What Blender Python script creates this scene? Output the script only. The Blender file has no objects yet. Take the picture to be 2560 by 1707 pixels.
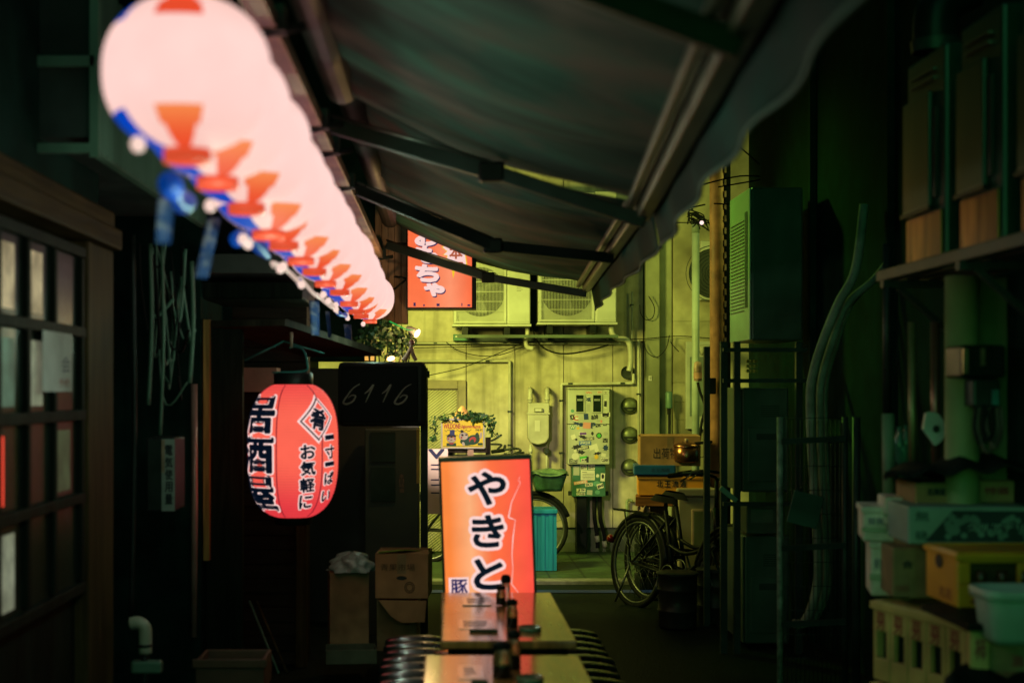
import bpy, bmesh, math, random
from mathutils import Vector, Matrix
R = math.radians
random.seed(7)
scene = bpy.context.scene
C = scene.collection
SKEY = 0.62          # brightness of the lights in the cross street, lamps and added fill

# ------------------------------------------------------------------ camera
HC, FD, VX, VY = 1.62, 3267.0, 1020.0, 896.0
cam_d = bpy.data.cameras.new('camera')
cam = bpy.data.objects.new('camera', cam_d); C.objects.link(cam)
cam.location = (0, 0, HC); cam.rotation_euler = (R(90), 0, 0)
cam_d.lens = 50; cam_d.sensor_width = 36
cam_d.shift_x = 0.0664; cam_d.shift_y = 0.0475
cam_d.clip_start = 0.05; cam_d.clip_end = 400
cam_d.dof.use_dof = True; cam_d.dof.focus_distance = 12.2; cam_d.dof.aperture_fstop = 2.2
scene.camera = cam

# ------------------------------------------------------------------ night sky, moon, street light
w = bpy.data.worlds.new('World'); scene.world = w; w.use_nodes = True
nt = w.node_tree; bg = nt.nodes['Background']
sky = nt.nodes.new('ShaderNodeTexSky'); sky.sky_type = 'NISHITA'; sky.sun_disc = False
sky.sun_elevation = R(8); sky.sun_rotation = R(200)
tint = nt.nodes.new('ShaderNodeMix'); tint.data_type = 'RGBA'; tint.blend_type = 'MULTIPLY'
tint.inputs[0].default_value = 1.0
tint.inputs[7].default_value = (0.05, 0.50, 0.36, 1)
nt.links.new(sky.outputs[0], tint.inputs[6]); nt.links.new(tint.outputs[2], bg.inputs[0])
bg.inputs[1].default_value = 0.11
sun_d = bpy.data.lights.new('moon', 'SUN'); sun_d.energy = 0.015; sun_d.angle = R(10); sun_d.color = (.6, 1, .85)
sun = bpy.data.objects.new('moon', sun_d); C.objects.link(sun)
sun.rotation_euler = (R(40), 0, R(-20))
def area(name, loc, target, size, energy, col, sy=None):
    d = bpy.data.lights.new(name, 'AREA'); d.energy = energy; d.color = col; d.size = size
    if sy: d.shape = 'RECTANGLE'; d.size_y = sy
    o = bpy.data.objects.new(name, d); C.objects.link(o); o.location = loc
    o.rotation_euler = (Vector(target) - Vector(loc)).to_track_quat('-Z', 'Y').to_euler(); return o
def point(name, loc, energy, col, rad=.03):
    d = bpy.data.lights.new(name, 'POINT'); d.energy = energy; d.color = col; d.shadow_soft_size = rad
    o = bpy.data.objects.new(name, d); C.objects.link(o); o.location = loc; return o
ml_ = area('cross_street_light', (-.7, 11.1, 2.65), (1.3, 14, 1.0), .6, 160 * SKEY, (.95, 1.0, .17)); ml_.data.spread = R(140)
area('cross_street_light', (3.6, 11.4, 3.4), (1.0, 14, 1.0), .9, 45 * SKEY, (.80, 1.0, .15))  # added fill for the far wall, no lamp stands here
gl_ = area('green_lamp_light', (-.3, 11.3, 4.5), (1.95, 9.3, 2.3), .3, 9 * SKEY, (.36, 1.0, .08)); gl_.data.spread = R(44)
sd_ = bpy.data.lights.new('clip_lamp_spot', 'SPOT'); sd_.energy = 190; sd_.color = (1.0,.78,.62); sd_.spot_size = R(42); sd_.spot_blend = .6; sd_.shadow_soft_size = .03
so_ = bpy.data.objects.new('clip_lamp_spot', sd_); C.objects.link(so_); so_.location = (-.11, 8.98, 1.97)
so_.rotation_euler = (Vector((.10, 11, 1.18)) - Vector(so_.location)).to_track_quat('-Z', 'Y').to_euler()
scene.view_settings.view_transform = 'Standard'; scene.view_settings.look = 'None'
scene.view_settings.exposure = 0; scene.view_settings.gamma = 1
scene.cycles.max_bounces = 6; scene.cycles.sample_clamp_indirect = 4.0
scene.cycles.use_denoising = True

# ------------------------------------------------------------------ helpers
def P(dx, dy, Y): return Vector(((dx - VX) / FD * Y, Y, HC - (dy - VY) / FD * Y))
def PX(dx, Y): return (dx - VX) / FD * Y
def PZ(dy, Y): return HC - (dy - VY) / FD * Y

class MB:
    def __init__(s): s.v = []; s.f = []; s.m = []; s.sm = []
    def add(s, vs, fs, m=0, smooth=False):
        b = len(s.v); s.v += [Vector(q) for q in vs]
        for f in fs: s.f.append([b + i for i in f]); s.m.append(m); s.sm.append(smooth)
        return s
    def box(s, x0, x1, y0, y1, z0, z1, m=0):
        x0, x1 = min(x0, x1), max(x0, x1); y0, y1 = min(y0, y1), max(y0, y1); z0, z1 = min(z0, z1), max(z0, z1)
        return s.add([(x0,y0,z0),(x1,y0,z0),(x1,y1,z0),(x0,y1,z0),(x0,y0,z1),(x1,y0,z1),(x1,y1,z1),(x0,y1,z1)],
                     [(0,3,2,1),(4,5,6,7),(0,1,5,4),(1,2,6,5),(2,3,7,6),(3,0,4,7)], m)
    def cbox(s, c, d, mat=None, m=0):
        c = Vector(c); vs = []
        for z in (-.5, .5):
            for x, y in ((-.5,-.5),(.5,-.5),(.5,.5),(-.5,.5)):
                q = Vector((x*d[0], y*d[1], z*d[2])); vs.append(c + (mat @ q if mat else q))
        return s.add(vs, [(0,3,2,1),(4,5,6,7),(0,1,5,4),(1,2,6,5),(2,3,7,6),(3,0,4,7)], m)
    def beam(s, a, b, wd, ht, m=0, up=(0,0,1)):
        a, b = Vector(a), Vector(b); t = (b - a).normalized(); up = Vector(up)
        if abs(t.dot(up)) > .98: up = Vector((0,1,0))
        n = t.cross(up).normalized(); u = n.cross(t)
        vs = [p + n*sx*wd/2 + u*sz*ht/2 for p in (a, b) for sx, sz in ((-1,-1),(1,-1),(1,1),(-1,1))]
        return s.add(vs, [(0,1,2,3),(7,6,5,4),(0,4,5,1),(1,5,6,2),(2,6,7,3),(3,7,4,0)], m)
    def tube(s, pts, r, m=0, seg=8, closed=False, cap=True):
        pts = [Vector(p) for p in pts]; n = len(pts); rs = r if isinstance(r, (list, tuple)) else [r]*n
        vs = []; prev = None
        for i, p in enumerate(pts):
            a = pts[i-1] if (i or closed) else p; b = pts[(i+1) % n] if (i < n-1 or closed) else p
            t = (b - a).normalized()
            if prev is None:
                up = Vector((0,0,1)) if abs(t.z) < .9 else Vector((0,1,0)); u = t.cross(up).normalized()
            else:
                u = prev - t*prev.dot(t); u = u.normalized() if u.length > 1e-6 else t.orthogonal().normalized()
            prev = u; v = t.cross(u)
            for k in range(seg):
                an = 2*math.pi*k/seg; vs.append(p + (u*math.cos(an) + v*math.sin(an))*rs[i])
        fs = []
        for i in range(n if closed else n-1):
            j = (i+1) % n
            for k in range(seg):
                k2 = (k+1) % seg; fs.append((i*seg+k, i*seg+k2, j*seg+k2, j*seg+k))
        if cap and not closed: fs += [tuple(range(seg))[::-1], tuple((n-1)*seg+k for k in range(seg))]
        return s.add(vs, fs, m, True)
    def lathe(s, prof, c=(0,0,0), seg=24, m=0, mat=None, mfn=None, smooth=True):
        c = Vector(c); vs = []; n = len(prof)
        for r, z in prof:
            for k in range(seg):
                an = 2*math.pi*k/seg; q = Vector((r*math.cos(an), r*math.sin(an), z)); vs.append(c + (mat @ q if mat else q))
        b = len(s.v); s.v += vs
        for i in range(n-1):
            for k in range(seg):
                k2 = (k+1) % seg
                s.f.append([b+i*seg+k, b+i*seg+k2, b+(i+1)*seg+k2, b+(i+1)*seg+k]); s.sm.append(smooth)
                s.m.append(mfn(i, k) if mfn else m)
        return s
    def poly(s, pts2, fn, th, m=0):
        """extruded polygon; fn(u, v, d) maps to the world"""
        n = len(pts2); vs = [fn(u, v, 0) for u, v in pts2] + [fn(u, v, th) for u, v in pts2]
        fs = [tuple(range(n)), tuple(range(2*n-1, n-1, -1))] + [(i, n+i, n+(i+1) % n, (i+1) % n) for i in range(n)]
        return s.add(vs, fs, m)
    def grid(s, fn, nu, nv, m=0):
        vs = [fn(i/nu, j/nv) for j in range(nv+1) for i in range(nu+1)]
        fs = [(j*(nu+1)+i, j*(nu+1)+i+1, (j+1)*(nu+1)+i+1, (j+1)*(nu+1)+i) for j in range(nv) for i in range(nu)]
        return s.add(vs, fs, m, True)
    def build(s, name, mats, root=None, parent=None, bev=0, solid=0, base=None, sub=0):
        if not isinstance(mats, (list, tuple)): mats = [mats]
        off = Vector(root['base']) if root else (Vector(base) if base is not None else Vector((0,0,0)))
        me = bpy.data.meshes.new(name)
        me.from_pydata([tuple(q - off) for q in s.v], [], s.f)
        for x in mats: me.materials.append(x)
        me.polygons.foreach_set('material_index', s.m); me.polygons.foreach_set('use_smooth', s.sm)
        bm = bmesh.new(); bm.from_mesh(me); bmesh.ops.recalc_face_normals(bm, faces=bm.faces); bm.to_mesh(me); bm.free()
        o = bpy.data.objects.new(name, me); C.objects.link(o)
        if parent: o.parent = parent
        elif root: o.parent = root
        elif base is not None: o.location = base
        if sub:
            q = o.modifiers.new('sub', 'SUBSURF'); q.levels = q.render_levels = sub
        if solid:
            q = o.modifiers.new('solid', 'SOLIDIFY'); q.thickness = solid
        if bev:
            q = o.modifiers.new('bevel', 'BEVEL'); q.width = bev; q.segments = 2; q.limit_method = 'ANGLE'
        return o
def tag(o, label=None, cat=None, group=None, kind=None):
    if label: o['label'] = label
    if cat: o['category'] = cat
    if group: o['group'] = group
    if kind: o['kind'] = kind
    return o
def thing(name, label, cat, base=(0,0,0), group=None, rot=None):
    o = bpy.data.objects.new(name, None); C.objects.link(o); o.empty_display_size = .1
    o.location = base; o['base'] = (0.0, 0.0, 0.0) if rot is not None else tuple(float(q) for q in base)
    if rot is not None: o.rotation_euler = rot
    return tag(o, label, cat, group)
def local(name, label, cat, group=None):       # modelled about the origin, placed afterwards
    o = bpy.data.objects.new(name, None); C.objects.link(o); o['base'] = (0.0, 0.0, 0.0)
    return tag(o, label, cat, group)
def dup(root, loc, rot=None, label=None, group=None):
    r = root.copy(); C.objects.link(r); r.location = loc
    if rot is not None: r.rotation_euler = rot
    if label: r['label'] = label
    if group: r['group'] = group
    for ch in list(root.children):
        c = ch.copy(); C.objects.link(c); c.parent = r
        for g in list(ch.children):
            d = g.copy(); C.objects.link(d); d.parent = c
    return r
def smooth_path(pts, n=6):
    pts = [Vector(p) for p in pts]; out = []
    for i in range(len(pts)-1):
        p0 = pts[max(i-1, 0)]; p1 = pts[i]; p2 = pts[i+1]; p3 = pts[min(i+2, len(pts)-1)]
        for k in range(n):
            t = k/n
            out.append(.5*((2*p1) + (p2-p0)*t + (2*p0-5*p1+4*p2-p3)*t*t + (3*p1-p0-3*p2+p3)*t**3))
    out.append(pts[-1]); return out

# ------------------------------------------------------------------ materials
def M(name, col, rough=.6, metal=0.0, var=.3, sc=7.0, bump=.15, grime=.35, spec=.4, stretch=(1,1,1), coat=0, rvar=.12, emis=0, trans=0, patch=None, drip=0, psc=1.9):
    m = bpy.data.materials.new(name); m.use_nodes = True; n = m.node_tree; L = n.links.new
    b = n.nodes['Principled BSDF']; tc = n.nodes.new('ShaderNodeTexCoord')
    mp = n.nodes.new('ShaderNodeMapping'); mp.inputs['Scale'].default_value = stretch; L(tc.outputs['Object'], mp.inputs['Vector'])
    n1 = n.nodes.new('ShaderNodeTexNoise'); n1.inputs['Scale'].default_value = sc; n1.inputs['Detail'].default_value = 6
    n2 = n.nodes.new('ShaderNodeTexNoise'); n2.inputs['Scale'].default_value = sc*.23; n2.inputs['Detail'].default_value = 4
    L(mp.outputs[0], n1.inputs['Vector']); L(mp.outputs[0], n2.inputs['Vector'])
    r1 = n.nodes.new('ShaderNodeValToRGB'); r1.color_ramp.elements[0].position = .3; r1.color_ramp.elements[1].position = .7
    r1.color_ramp.elements[0].color = [max(0, q*(1-var)) for q in col[:3]] + [1]
    r1.color_ramp.elements[1].color = [min(1, q*(1+var*.7)) for q in col[:3]] + [1]
    L(n1.outputs[0], r1.inputs[0])
    mx = n.nodes.new('ShaderNodeMix'); mx.data_type = 'RGBA'; mx.blend_type = 'MULTIPLY'
    r2 = n.nodes.new('ShaderNodeValToRGB'); r2.color_ramp.elements[0].position = .42; r2.color_ramp.elements[1].position = .62
    g = 1 - grime; r2.color_ramp.elements[0].color = (g, g*.98, g*.93, 1); r2.color_ramp.elements[1].color = (1,1,1,1)
    L(n2.outputs[0], r2.inputs[0]); mx.inputs[0].default_value = 1
    L(r1.outputs[0], mx.inputs[6]); L(r2.outputs[0], mx.inputs[7])
    if patch or drip:
        n3 = n.nodes.new('ShaderNodeTexNoise'); n3.inputs['Detail'].default_value = 5; m3 = n.nodes.new('ShaderNodeMapping')
        m3.inputs['Scale'].default_value = (1,1,1) if patch else (7,7,.55); L(tc.outputs['Object'], m3.inputs[0]); L(m3.outputs[0], n3.inputs['Vector']); n3.inputs['Scale'].default_value = psc if patch else 1.3
        r3 = n.nodes.new('ShaderNodeValToRGB'); r3.color_ramp.elements[0].position = .5; r3.color_ramp.elements[1].position = .68; L(n3.outputs[0], r3.inputs[0])
        if drip: r3.color_ramp.elements[1].color = (drip, drip, drip, 1)
        m4 = n.nodes.new('ShaderNodeMix'); m4.data_type = 'RGBA'; L(r3.outputs[0], m4.inputs[0]); L(mx.outputs[2], m4.inputs[6])
        m4.inputs[7].default_value = (*patch, 1) if patch else (.10,.09,.05,1); mx = m4
    L(mx.outputs[2], b.inputs['Base Color'])
    if trans: b.inputs['Transmission Weight'].default_value = trans
    mr = n.nodes.new('ShaderNodeMapRange'); mr.inputs[3].default_value = max(.03, rough-rvar); mr.inputs[4].default_value = min(1, rough+rvar)
    L(n1.outputs[0], mr.inputs[0]); L(mr.outputs[0], b.inputs['Roughness'])
    b.inputs['Metallic'].default_value = metal; b.inputs['Specular IOR Level'].default_value = spec
    if emis: L(mx.outputs[2], b.inputs['Emission Color']); b.inputs['Emission Strength'].default_value = emis
    if coat: b.inputs['Coat Weight'].default_value = coat; b.inputs['Coat Roughness'].default_value = .13; b.inputs['Coat IOR'].default_value = 2.6
    if bump:
        bp = n.nodes.new('ShaderNodeBump'); bp.inputs['Strength'].default_value = bump; bp.inputs['Distance'].default_value = .01
        L(n1.outputs[0], bp.inputs['Height']); L(bp.outputs[0], b.inputs['Normal'])
    return m
def EM(name, col, st=1.0, base=(.02,.02,.02)):
    m = bpy.data.materials.new(name); m.use_nodes = True; b = m.node_tree.nodes['Principled BSDF']
    b.inputs['Base Color'].default_value = (*base, 1); b.inputs['Roughness'].default_value = .5
    b.inputs['Specular IOR Level'].default_value = .2
    b.inputs['Emission Color'].default_value = (*col, 1); b.inputs['Emission Strength'].default_value = st
    return m
def wood(name, col, axis=2, **k):
    s = [9, 9, 9]; s[axis] = .7
    return M(name, col, spec=.05, rough=k.get('rough', .6), var=.45, sc=k.get('sc', 5), bump=.3, grime=.4, stretch=s)

concrete = M('painted_concrete', (.52,.46,.33), .85, var=.18, sc=9, bump=.3, grime=.34, drip=.55)
concrete_dark = M('grey_plinth', (.12,.14,.09), .85, var=.2, sc=8)
asphalt = M('asphalt', (.010,.017,.014), .6, var=.5, sc=60, bump=.6, grime=.3, spec=.06)
kerbm = M('kerb_stone', (.2,.2,.18), .8, sc=20)
dark_wood = wood('dark_wood', (.011,.016,.011))
brown_wood = wood('brown_wood', (.07,.047,.020))
brown_wood_y = wood('brown_wood_long', (.075,.042,.016), axis=1)
grey_wood = wood('grey_wood', (.045,.036,.026))
dark_wall = M('dark_render', (.010,.030,.023), .9, var=.4, spec=.06)
black_wall = M('black_siding', (.007,.026,.020), .9, var=.4, spec=.04)
teal_metal = M('grey_sheet_metal', (.14,.25,.18), .5, metal=.2, var=.25, sc=5, stretch=(1,1,.4))
steel = M('galvanised_steel', (.24,.25,.22), .42, metal=.9, var=.2)
dark_steel = M('dark_steel', (.035,.045,.042), .45, metal=.4, spec=.25)
black_metal = M('black_paint', (.010,.012,.011), .4, spec=.18, bump=.03)
rust = M('rusty_paint', (.46,.30,.21), .55, metal=.2, var=.5, sc=14, bump=.3)
pvc = M('cream_plastic_pipe', (.52,.50,.38), .45, var=.12, bump=.05)
ac_body = M('cream_painted_sheet', (.46,.47,.38), .45, var=.08, bump=.03, grime=.25)
ac_dark = M('dark_inside', (.02,.025,.02), .6)
ac_grey = M('grey_painted_sheet', (.07,.085,.07), .4, var=.15, bump=.04, grime=.4)
green_box_m = M('green_paint', (.045,.16,.10), .5, var=.2)
awning_m = M('awning_cloth', (.036,.115,.080), .8, spec=.2, var=.65, sc=3.0, bump=.5, grime=.78, stretch=(.55,2.4,1), patch=(.105,.066,.050))
valance_m = M('valance_cloth', (.012,.085,.070), .75, spec=.08, var=.6, sc=3, grime=.75, stretch=(1,1,2))
rubber = M('rubber', (.012,.013,.012), .7, var=.2, spec=.1)
rubber_g = M('grey_insulation', (.22,.23,.18), .75, var=.2, sc=20)
glass_dark = M('wavy_glass', (.012,.022,.017), .3, var=.3, sc=9, bump=.2, spec=.08, rvar=.06)
cardboard = M('cardboard', (.42,.22,.10), .8, var=.12, sc=12, bump=.08, grime=.3)
cardboard_d = M('worn_cardboard', (.34,.20,.10), .85, var=.2, sc=12)
styro = M('styrofoam', (.72,.60,.52), .7, var=.08, sc=30, bump=.15)
crate_y = M('yellow_crate_plastic', (.95,.36,.025), .4, var=.1, bump=.03)
crate_c = M('cream_crate_plastic', (.82,.50,.18), .5, var=.12, bump=.04, grime=.5)
crate_p = M('white_plastic', (.55,.60,.55), .4, var=.1, bump=.03)
crate_t = M('pale_fruit_carton', (.30,.40,.36), .6, var=.1, bump=.03)
blue_p = M('blue_plastic', (.012,.10,.32), .4, var=.15, bump=.03)
teal_p = M('teal_plastic', (.012,.20,.36), .35, var=.15, bump=.03, stretch=(3,3,.5))
ink = M('ink', (.012,.013,.02), .6, var=.1, bump=0)
ink_red = M('red_ink', (.35,.05,.04), .6, var=.1, bump=0)
ink_navy = M('navy_ink', (.012,.02,.09), .6, var=.1, bump=0)
paper = M('paper', (.62,.60,.52), .8, var=.08, bump=.02, grime=.2)
paper_p = M('pink_paper', (.72,.58,.55), .8, var=.06, bump=.02, grime=.1)
table_m = M('varnished_table_wood', (.72,.27,.07), .3, var=.5, sc=6, bump=.05, grime=.5, stretch=(6,.8,1), rvar=.1, coat=.9)
vinyl = M('black_vinyl', (.012,.013,.012), .3, var=.2, bump=.05, sc=20, spec=.7, coat=.45)
leaf_m = M('leaf', (.045,.13,.04), .45, var=.5, sc=20)
leaf_dm = M('dark_leaf', (.03,.07,.02), .5, var=.5, sc=20)
plastic_bag = M('clear_plastic_bag', (.32,.36,.34), .25, var=.2, bump=.5, sc=25)
copper = M('copper', (.42,.17,.09), .28, metal=.9, var=.2, bump=.03)
brown_lit = M('tarnished_glow_pole', (.36,.17,.085), .6, var=.35, sc=12)  # brown pushed to orange so the post carries a painted lamp glow
beige_m = M('beige_cabinet', (.40,.33,.22), .55, var=.12)
terracotta = M('terracotta_plastic', (.13,.06,.035), .6, var=.2)

lantern_r = EM('lit_red_paper', (.85, .075, .025), .95)
lantern_b = EM('lit_blue_paper', (.0, .055, .50), .95)
ring_m = EM('red_lantern_ring', (.78, .085, .03), .8, base=(.3,.03,.02))
def glow_mat(name, cin, cout, centre, rad, rib, ribamp, base=(.05,.02,.02)):
    """paper lit from a bulb inside: brightest beside the bulb, with the bamboo ribs faintly visible"""
    m = bpy.data.materials.new(name); m.use_nodes = True; n = m.node_tree; L = n.links.new; b = n.nodes['Principled BSDF']
    tc = n.nodes.new('ShaderNodeTexCoord'); mp = n.nodes.new('ShaderNodeMapping'); mp.inputs['Location'].default_value = [-q for q in centre]; L(tc.outputs['Object'], mp.inputs[0])
    sx = n.nodes.new('ShaderNodeSeparateXYZ'); L(mp.outputs[0], sx.inputs[0])
    ab = n.nodes.new('ShaderNodeMath'); ab.operation = 'ABSOLUTE'; L(sx.outputs[2], ab.inputs[0])
    mr = n.nodes.new('ShaderNodeMapRange'); mr.inputs[1].default_value = rad*.25; mr.inputs[2].default_value = rad; mr.interpolation_type = 'SMOOTHSTEP'; L(ab.outputs[0], mr.inputs[0])
    mx = n.nodes.new('ShaderNodeMix'); mx.data_type = 'RGBA'; mx.inputs[6].default_value = (*cin, 1); mx.inputs[7].default_value = (*cout, 1); L(mr.outputs[0], mx.inputs[0])
    sn = n.nodes.new('ShaderNodeMath'); sn.operation = 'SINE'; ml = n.nodes.new('ShaderNodeMath'); ml.operation = 'MULTIPLY'; ml.inputs[1].default_value = rib; L(sx.outputs[2], ml.inputs[0]); L(ml.outputs[0], sn.inputs[0])
    nz = n.nodes.new('ShaderNodeTexNoise'); nz.inputs['Scale'].default_value = 12; L(tc.outputs['Object'], nz.inputs[0])
    ad = n.nodes.new('ShaderNodeMath'); ad.operation = 'MULTIPLY_ADD'; ad.inputs[1].default_value = ribamp; ad.inputs[2].default_value = .97; L(sn.outputs[0], ad.inputs[0])
    a2 = n.nodes.new('ShaderNodeMath'); a2.operation = 'MULTIPLY_ADD'; a2.inputs[1].default_value = .16; L(nz.outputs[0], a2.inputs[0]); 
    sb_ = n.nodes.new('ShaderNodeMath'); sb_.operation = 'SUBTRACT'; sb_.inputs[1].default_value = .08; L(ad.outputs[0], sb_.inputs[0]); L(sb_.outputs[0], a2.inputs[2])
    b.inputs['Base Color'].default_value = (*base, 1); b.inputs['Roughness'].default_value = .7; b.inputs['Specular IOR Level'].default_value = .1
    L(mx.outputs[2], b.inputs['Emission Color']); L(a2.outputs[0], b.inputs['Emission Strength']); return m
red_lan = glow_mat('lit_red_lantern', (1.0, .135, .085), (.80, .045, .055), (0,0,.40), .36, 460, .05)
seam_m = EM('lantern_seam', (.38, .018, .03), .8)
lantern_o = glow_mat('lit_orange_paper', (1.0, .36, .10), (.86, .075, .025), (0,0,0), .142, 820, .02, (.04,.02,.02))
lantern_w = glow_mat('lit_white_paper', (1.08, .70, .64), (.99, .60, .525), (0,0,0), .15, 820, .025, (.04,.03,.03))
white_let = EM('lit_white_letter', (1.0, .68, .64), .96)
black_let = EM('dark_letter', (.001, .004, .012), 1.0, base=(.01,.01,.015))
navy_let = EM('navy_letter', (.004, .004, .10), .9)
bulb_w = EM('lit_bulb', (1.0, .70, .6), 1.0)
bulb_warm = EM('lit_lamp_face', (1.0, .62, .22), 9.0)
warm_win = EM('lit_window', (1.0, .52, .10), .9)
def sign_mat(name, c0, c1, cb, axis, lo, hi, bpos, bwid, st):
    """printed panel whose ink runs from one colour to another, with the tube behind it showing as a paler band"""
    m = bpy.data.materials.new(name); m.use_nodes = True; n = m.node_tree; L = n.links.new; b = n.nodes['Principled BSDF']
    tc = n.nodes.new('ShaderNodeTexCoord'); sp = n.nodes.new('ShaderNodeSeparateXYZ'); L(tc.outputs['Object'], sp.inputs[0])
    mr = n.nodes.new('ShaderNodeMapRange'); mr.inputs[1].default_value = lo; mr.inputs[2].default_value = hi; L(sp.outputs[axis], mr.inputs[0])
    rp = n.nodes.new('ShaderNodeValToRGB'); e = rp.color_ramp.elements
    e[0].color = (*c0, 1); e[0].position = 0; e[1].color = (*c1, 1); e[1].position = 1
    for p, c in ((max(.01, bpos-bwid), c0), (bpos, cb), (min(.98, bpos+bwid), [a*.5+q*.5 for a, q in zip(c0, c1)])):
        k = e.new(p); k.color = (*c, 1)
    L(mr.outputs[0], rp.inputs[0])
    nz = n.nodes.new('ShaderNodeTexNoise'); nz.inputs['Scale'].default_value = 9; nz.inputs['Detail'].default_value = 5; L(tc.outputs['Object'], nz.inputs[0])
    r2 = n.nodes.new('ShaderNodeMapRange'); r2.inputs[1].default_value = .3; r2.inputs[2].default_value = .7; r2.inputs[3].default_value = .9; r2.inputs[4].default_value = 1.04; L(nz.outputs[0], r2.inputs[0])
    ml = n.nodes.new('ShaderNodeMath'); ml.operation = 'MULTIPLY'; ml.inputs[1].default_value = st; L(r2.outputs[0], ml.inputs[0])
    b.inputs['Base Color'].default_value = (.1,.03,.02,1); b.inputs['Roughness'].default_value = .4
    L(rp.outputs[0], b.inputs['Emission Color']); L(ml.outputs[0], b.inputs['Emission Strength'])
    return m

# ------------------------------------------------------------------ lettering
_tc = {}
def glyph(s):
    if s in _tc: return _tc[s]
    cu = bpy.data.curves.new('t', 'FONT'); cu.body = s; cu.resolution_u = 3
    o = bpy.data.objects.new('t', cu); C.objects.link(o); dg = bpy.context.evaluated_depsgraph_get()
    me = bpy.data.meshes.new_from_object(o.evaluated_get(dg))
    vs = [(q.co.x, q.co.y) for q in me.vertices]; fs = [tuple(p.vertices) for p in me.polygons]
    cnt = {}
    for f in fs:
        for a, b in zip(f, f[1:] + f[:1]): cnt[frozenset((a, b))] = cnt.get(frozenset((a, b)), 0) + 1
    # neighbouring fill faces may not share vertices: weld by position first
    key = {}; rm = {}
    for i, q in enumerate(vs):
        k = (round(q[0], 4), round(q[1], 4)); rm[i] = key.setdefault(k, i)
    cnt = {}
    for f in fs:
        g = [rm[i] for i in f]
        for a, b in zip(g, g[1:] + g[:1]):
            if a != b: cnt[(min(a, b), max(a, b))] = cnt.get((min(a, b), max(a, b)), 0) + 1
    ed = [e for e, c in cnt.items() if c == 1]
    bpy.data.objects.remove(o); bpy.data.curves.remove(cu); bpy.data.meshes.remove(me)
    xs = [q[0] for q in vs]; ys = [q[1] for q in vs]; bb = (min(xs), max(xs), min(ys), max(ys))
    _tc[s] = (vs, fs, ed, bb); return _tc[s]
def letters(mb, s, fn, u0, u1, v0, v1, m=0, d=.001, stroke=0, sm=None, sd=0, rot=0, shear=0, maxe=0):
    """glyphs of s stretched over the box u0..u1, v0..v1; fn(u, v, d) maps to the world; stroke adds an outline of that width"""
    vs, fs, ed, bb = glyph(s); sx = (u1-u0)/max(1e-6, bb[1]-bb[0]); sy = (v1-v0)/max(1e-6, bb[3]-bb[2])
    cu, cv = (u0+u1)/2, (v0+v1)/2; cr, sr = math.cos(rot), math.sin(rot)
    def mp(q):
        x = (q[0]-bb[0])*sx+u0-cu; y = (q[1]-bb[2])*sy+v0-cv; x += shear*y
        return (cu+x*cr-y*sr, cv+x*sr+y*cr)
    pts = [mp(q) for q in vs]
    if fs and m is not None:
        bm = bmesh.new(); bv = [bm.verts.new((q[0], q[1], 0)) for q in pts]
        for f in fs:
            try: bm.faces.new([bv[i] for i in f])
            except ValueError: pass
        if maxe:
            for _ in range(4):
                lg = [e for e in bm.edges if e.calc_length() > maxe]
                if not lg: break
                bmesh.ops.subdivide_edges(bm, edges=lg, cuts=1); bmesh.ops.triangulate(bm, faces=bm.faces)
        bm.verts.index_update()
        mb.add([fn(q.co.x, q.co.y, d) for q in bm.verts], [[q.index for q in f.verts] for f in bm.faces], m); bm.free()
    if stroke:
        k = 0
        for a, b in ed:
            p, q = Vector(pts[a]), Vector(pts[b]); t = q - p
            if t.length < 1e-6: continue
            nrm = Vector((-t.y, t.x)).normalized()*stroke; k += 1; dd = sd + (k % 17)*4e-6
            mb.add([fn(z.x, z.y, dd) for z in (p+nrm, p-nrm, q-nrm, q+nrm)], [(0,1,2,3)], sm)
            mb.add([fn(p.x+stroke*math.cos(h*math.pi/4), p.y+stroke*math.sin(h*math.pi/4), dd+2e-6) for h in range(8)], [tuple(range(8))], sm)
def facing(Y): return lambda u, v, d: Vector((u, Y - d, v))        # a plane that faces the alley's near end

# ================================================================== SETTING
tag(MB().grid(lambda a, b: Vector((-40 + 80*a, -15 + 70*b, 0)), 8, 8).build('ground', asphalt), kind='structure')
# pavement of the cross street: tiles
def tile_mat():
    m = M('pavement_tiles', (.045,.085,.03), .6, var=.2, sc=18, bump=.1); n = m.node_tree; L = n.links.new; b = n.nodes['Principled BSDF']
    src = b.inputs['Base Color'].links[0].from_socket
    tc = n.nodes.new('ShaderNodeTexCoord'); br = n.nodes.new('ShaderNodeTexBrick'); L(tc.outputs['Object'], br.inputs[0])
    br.offset = 0; br.inputs['Scale'].default_value = 1; br.inputs['Brick Width'].default_value = .3; br.inputs['Row Height'].default_value = .3
    br.inputs['Mortar Size'].default_value = .008; br.inputs[1].default_value = (1,1,1,1); br.inputs[2].default_value = (.82,.82,.82,1); br.inputs[3].default_value = (.25,.25,.25,1)
    mx = n.nodes.new('ShaderNodeMix'); mx.data_type = 'RGBA'; mx.blend_type = 'MULTIPLY'; mx.inputs[0].default_value = 1
    L(src, mx.inputs[6]); L(br.outputs[0], mx.inputs[7]); L(mx.outputs[2], b.inputs['Base Color']); return m
tag(MB().box(-12, 12, 12.02, 14.3, -.1, .03).build('pavement', tile_mat()), kind='structure')
tag(MB().box(-12, 12, 11.86, 12.015, -.1, .034).build('kerb', kerbm, bev=.01), kind='structure')
tag(MB().grid(lambda a, b: Vector((-.2 + 2.0*a, 11.36 + .16*b, .005)), 4, 1).build('painted_line', M('blue_road_paint', (.01,.03,.28), .5, var=.3)), kind='structure')

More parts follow.
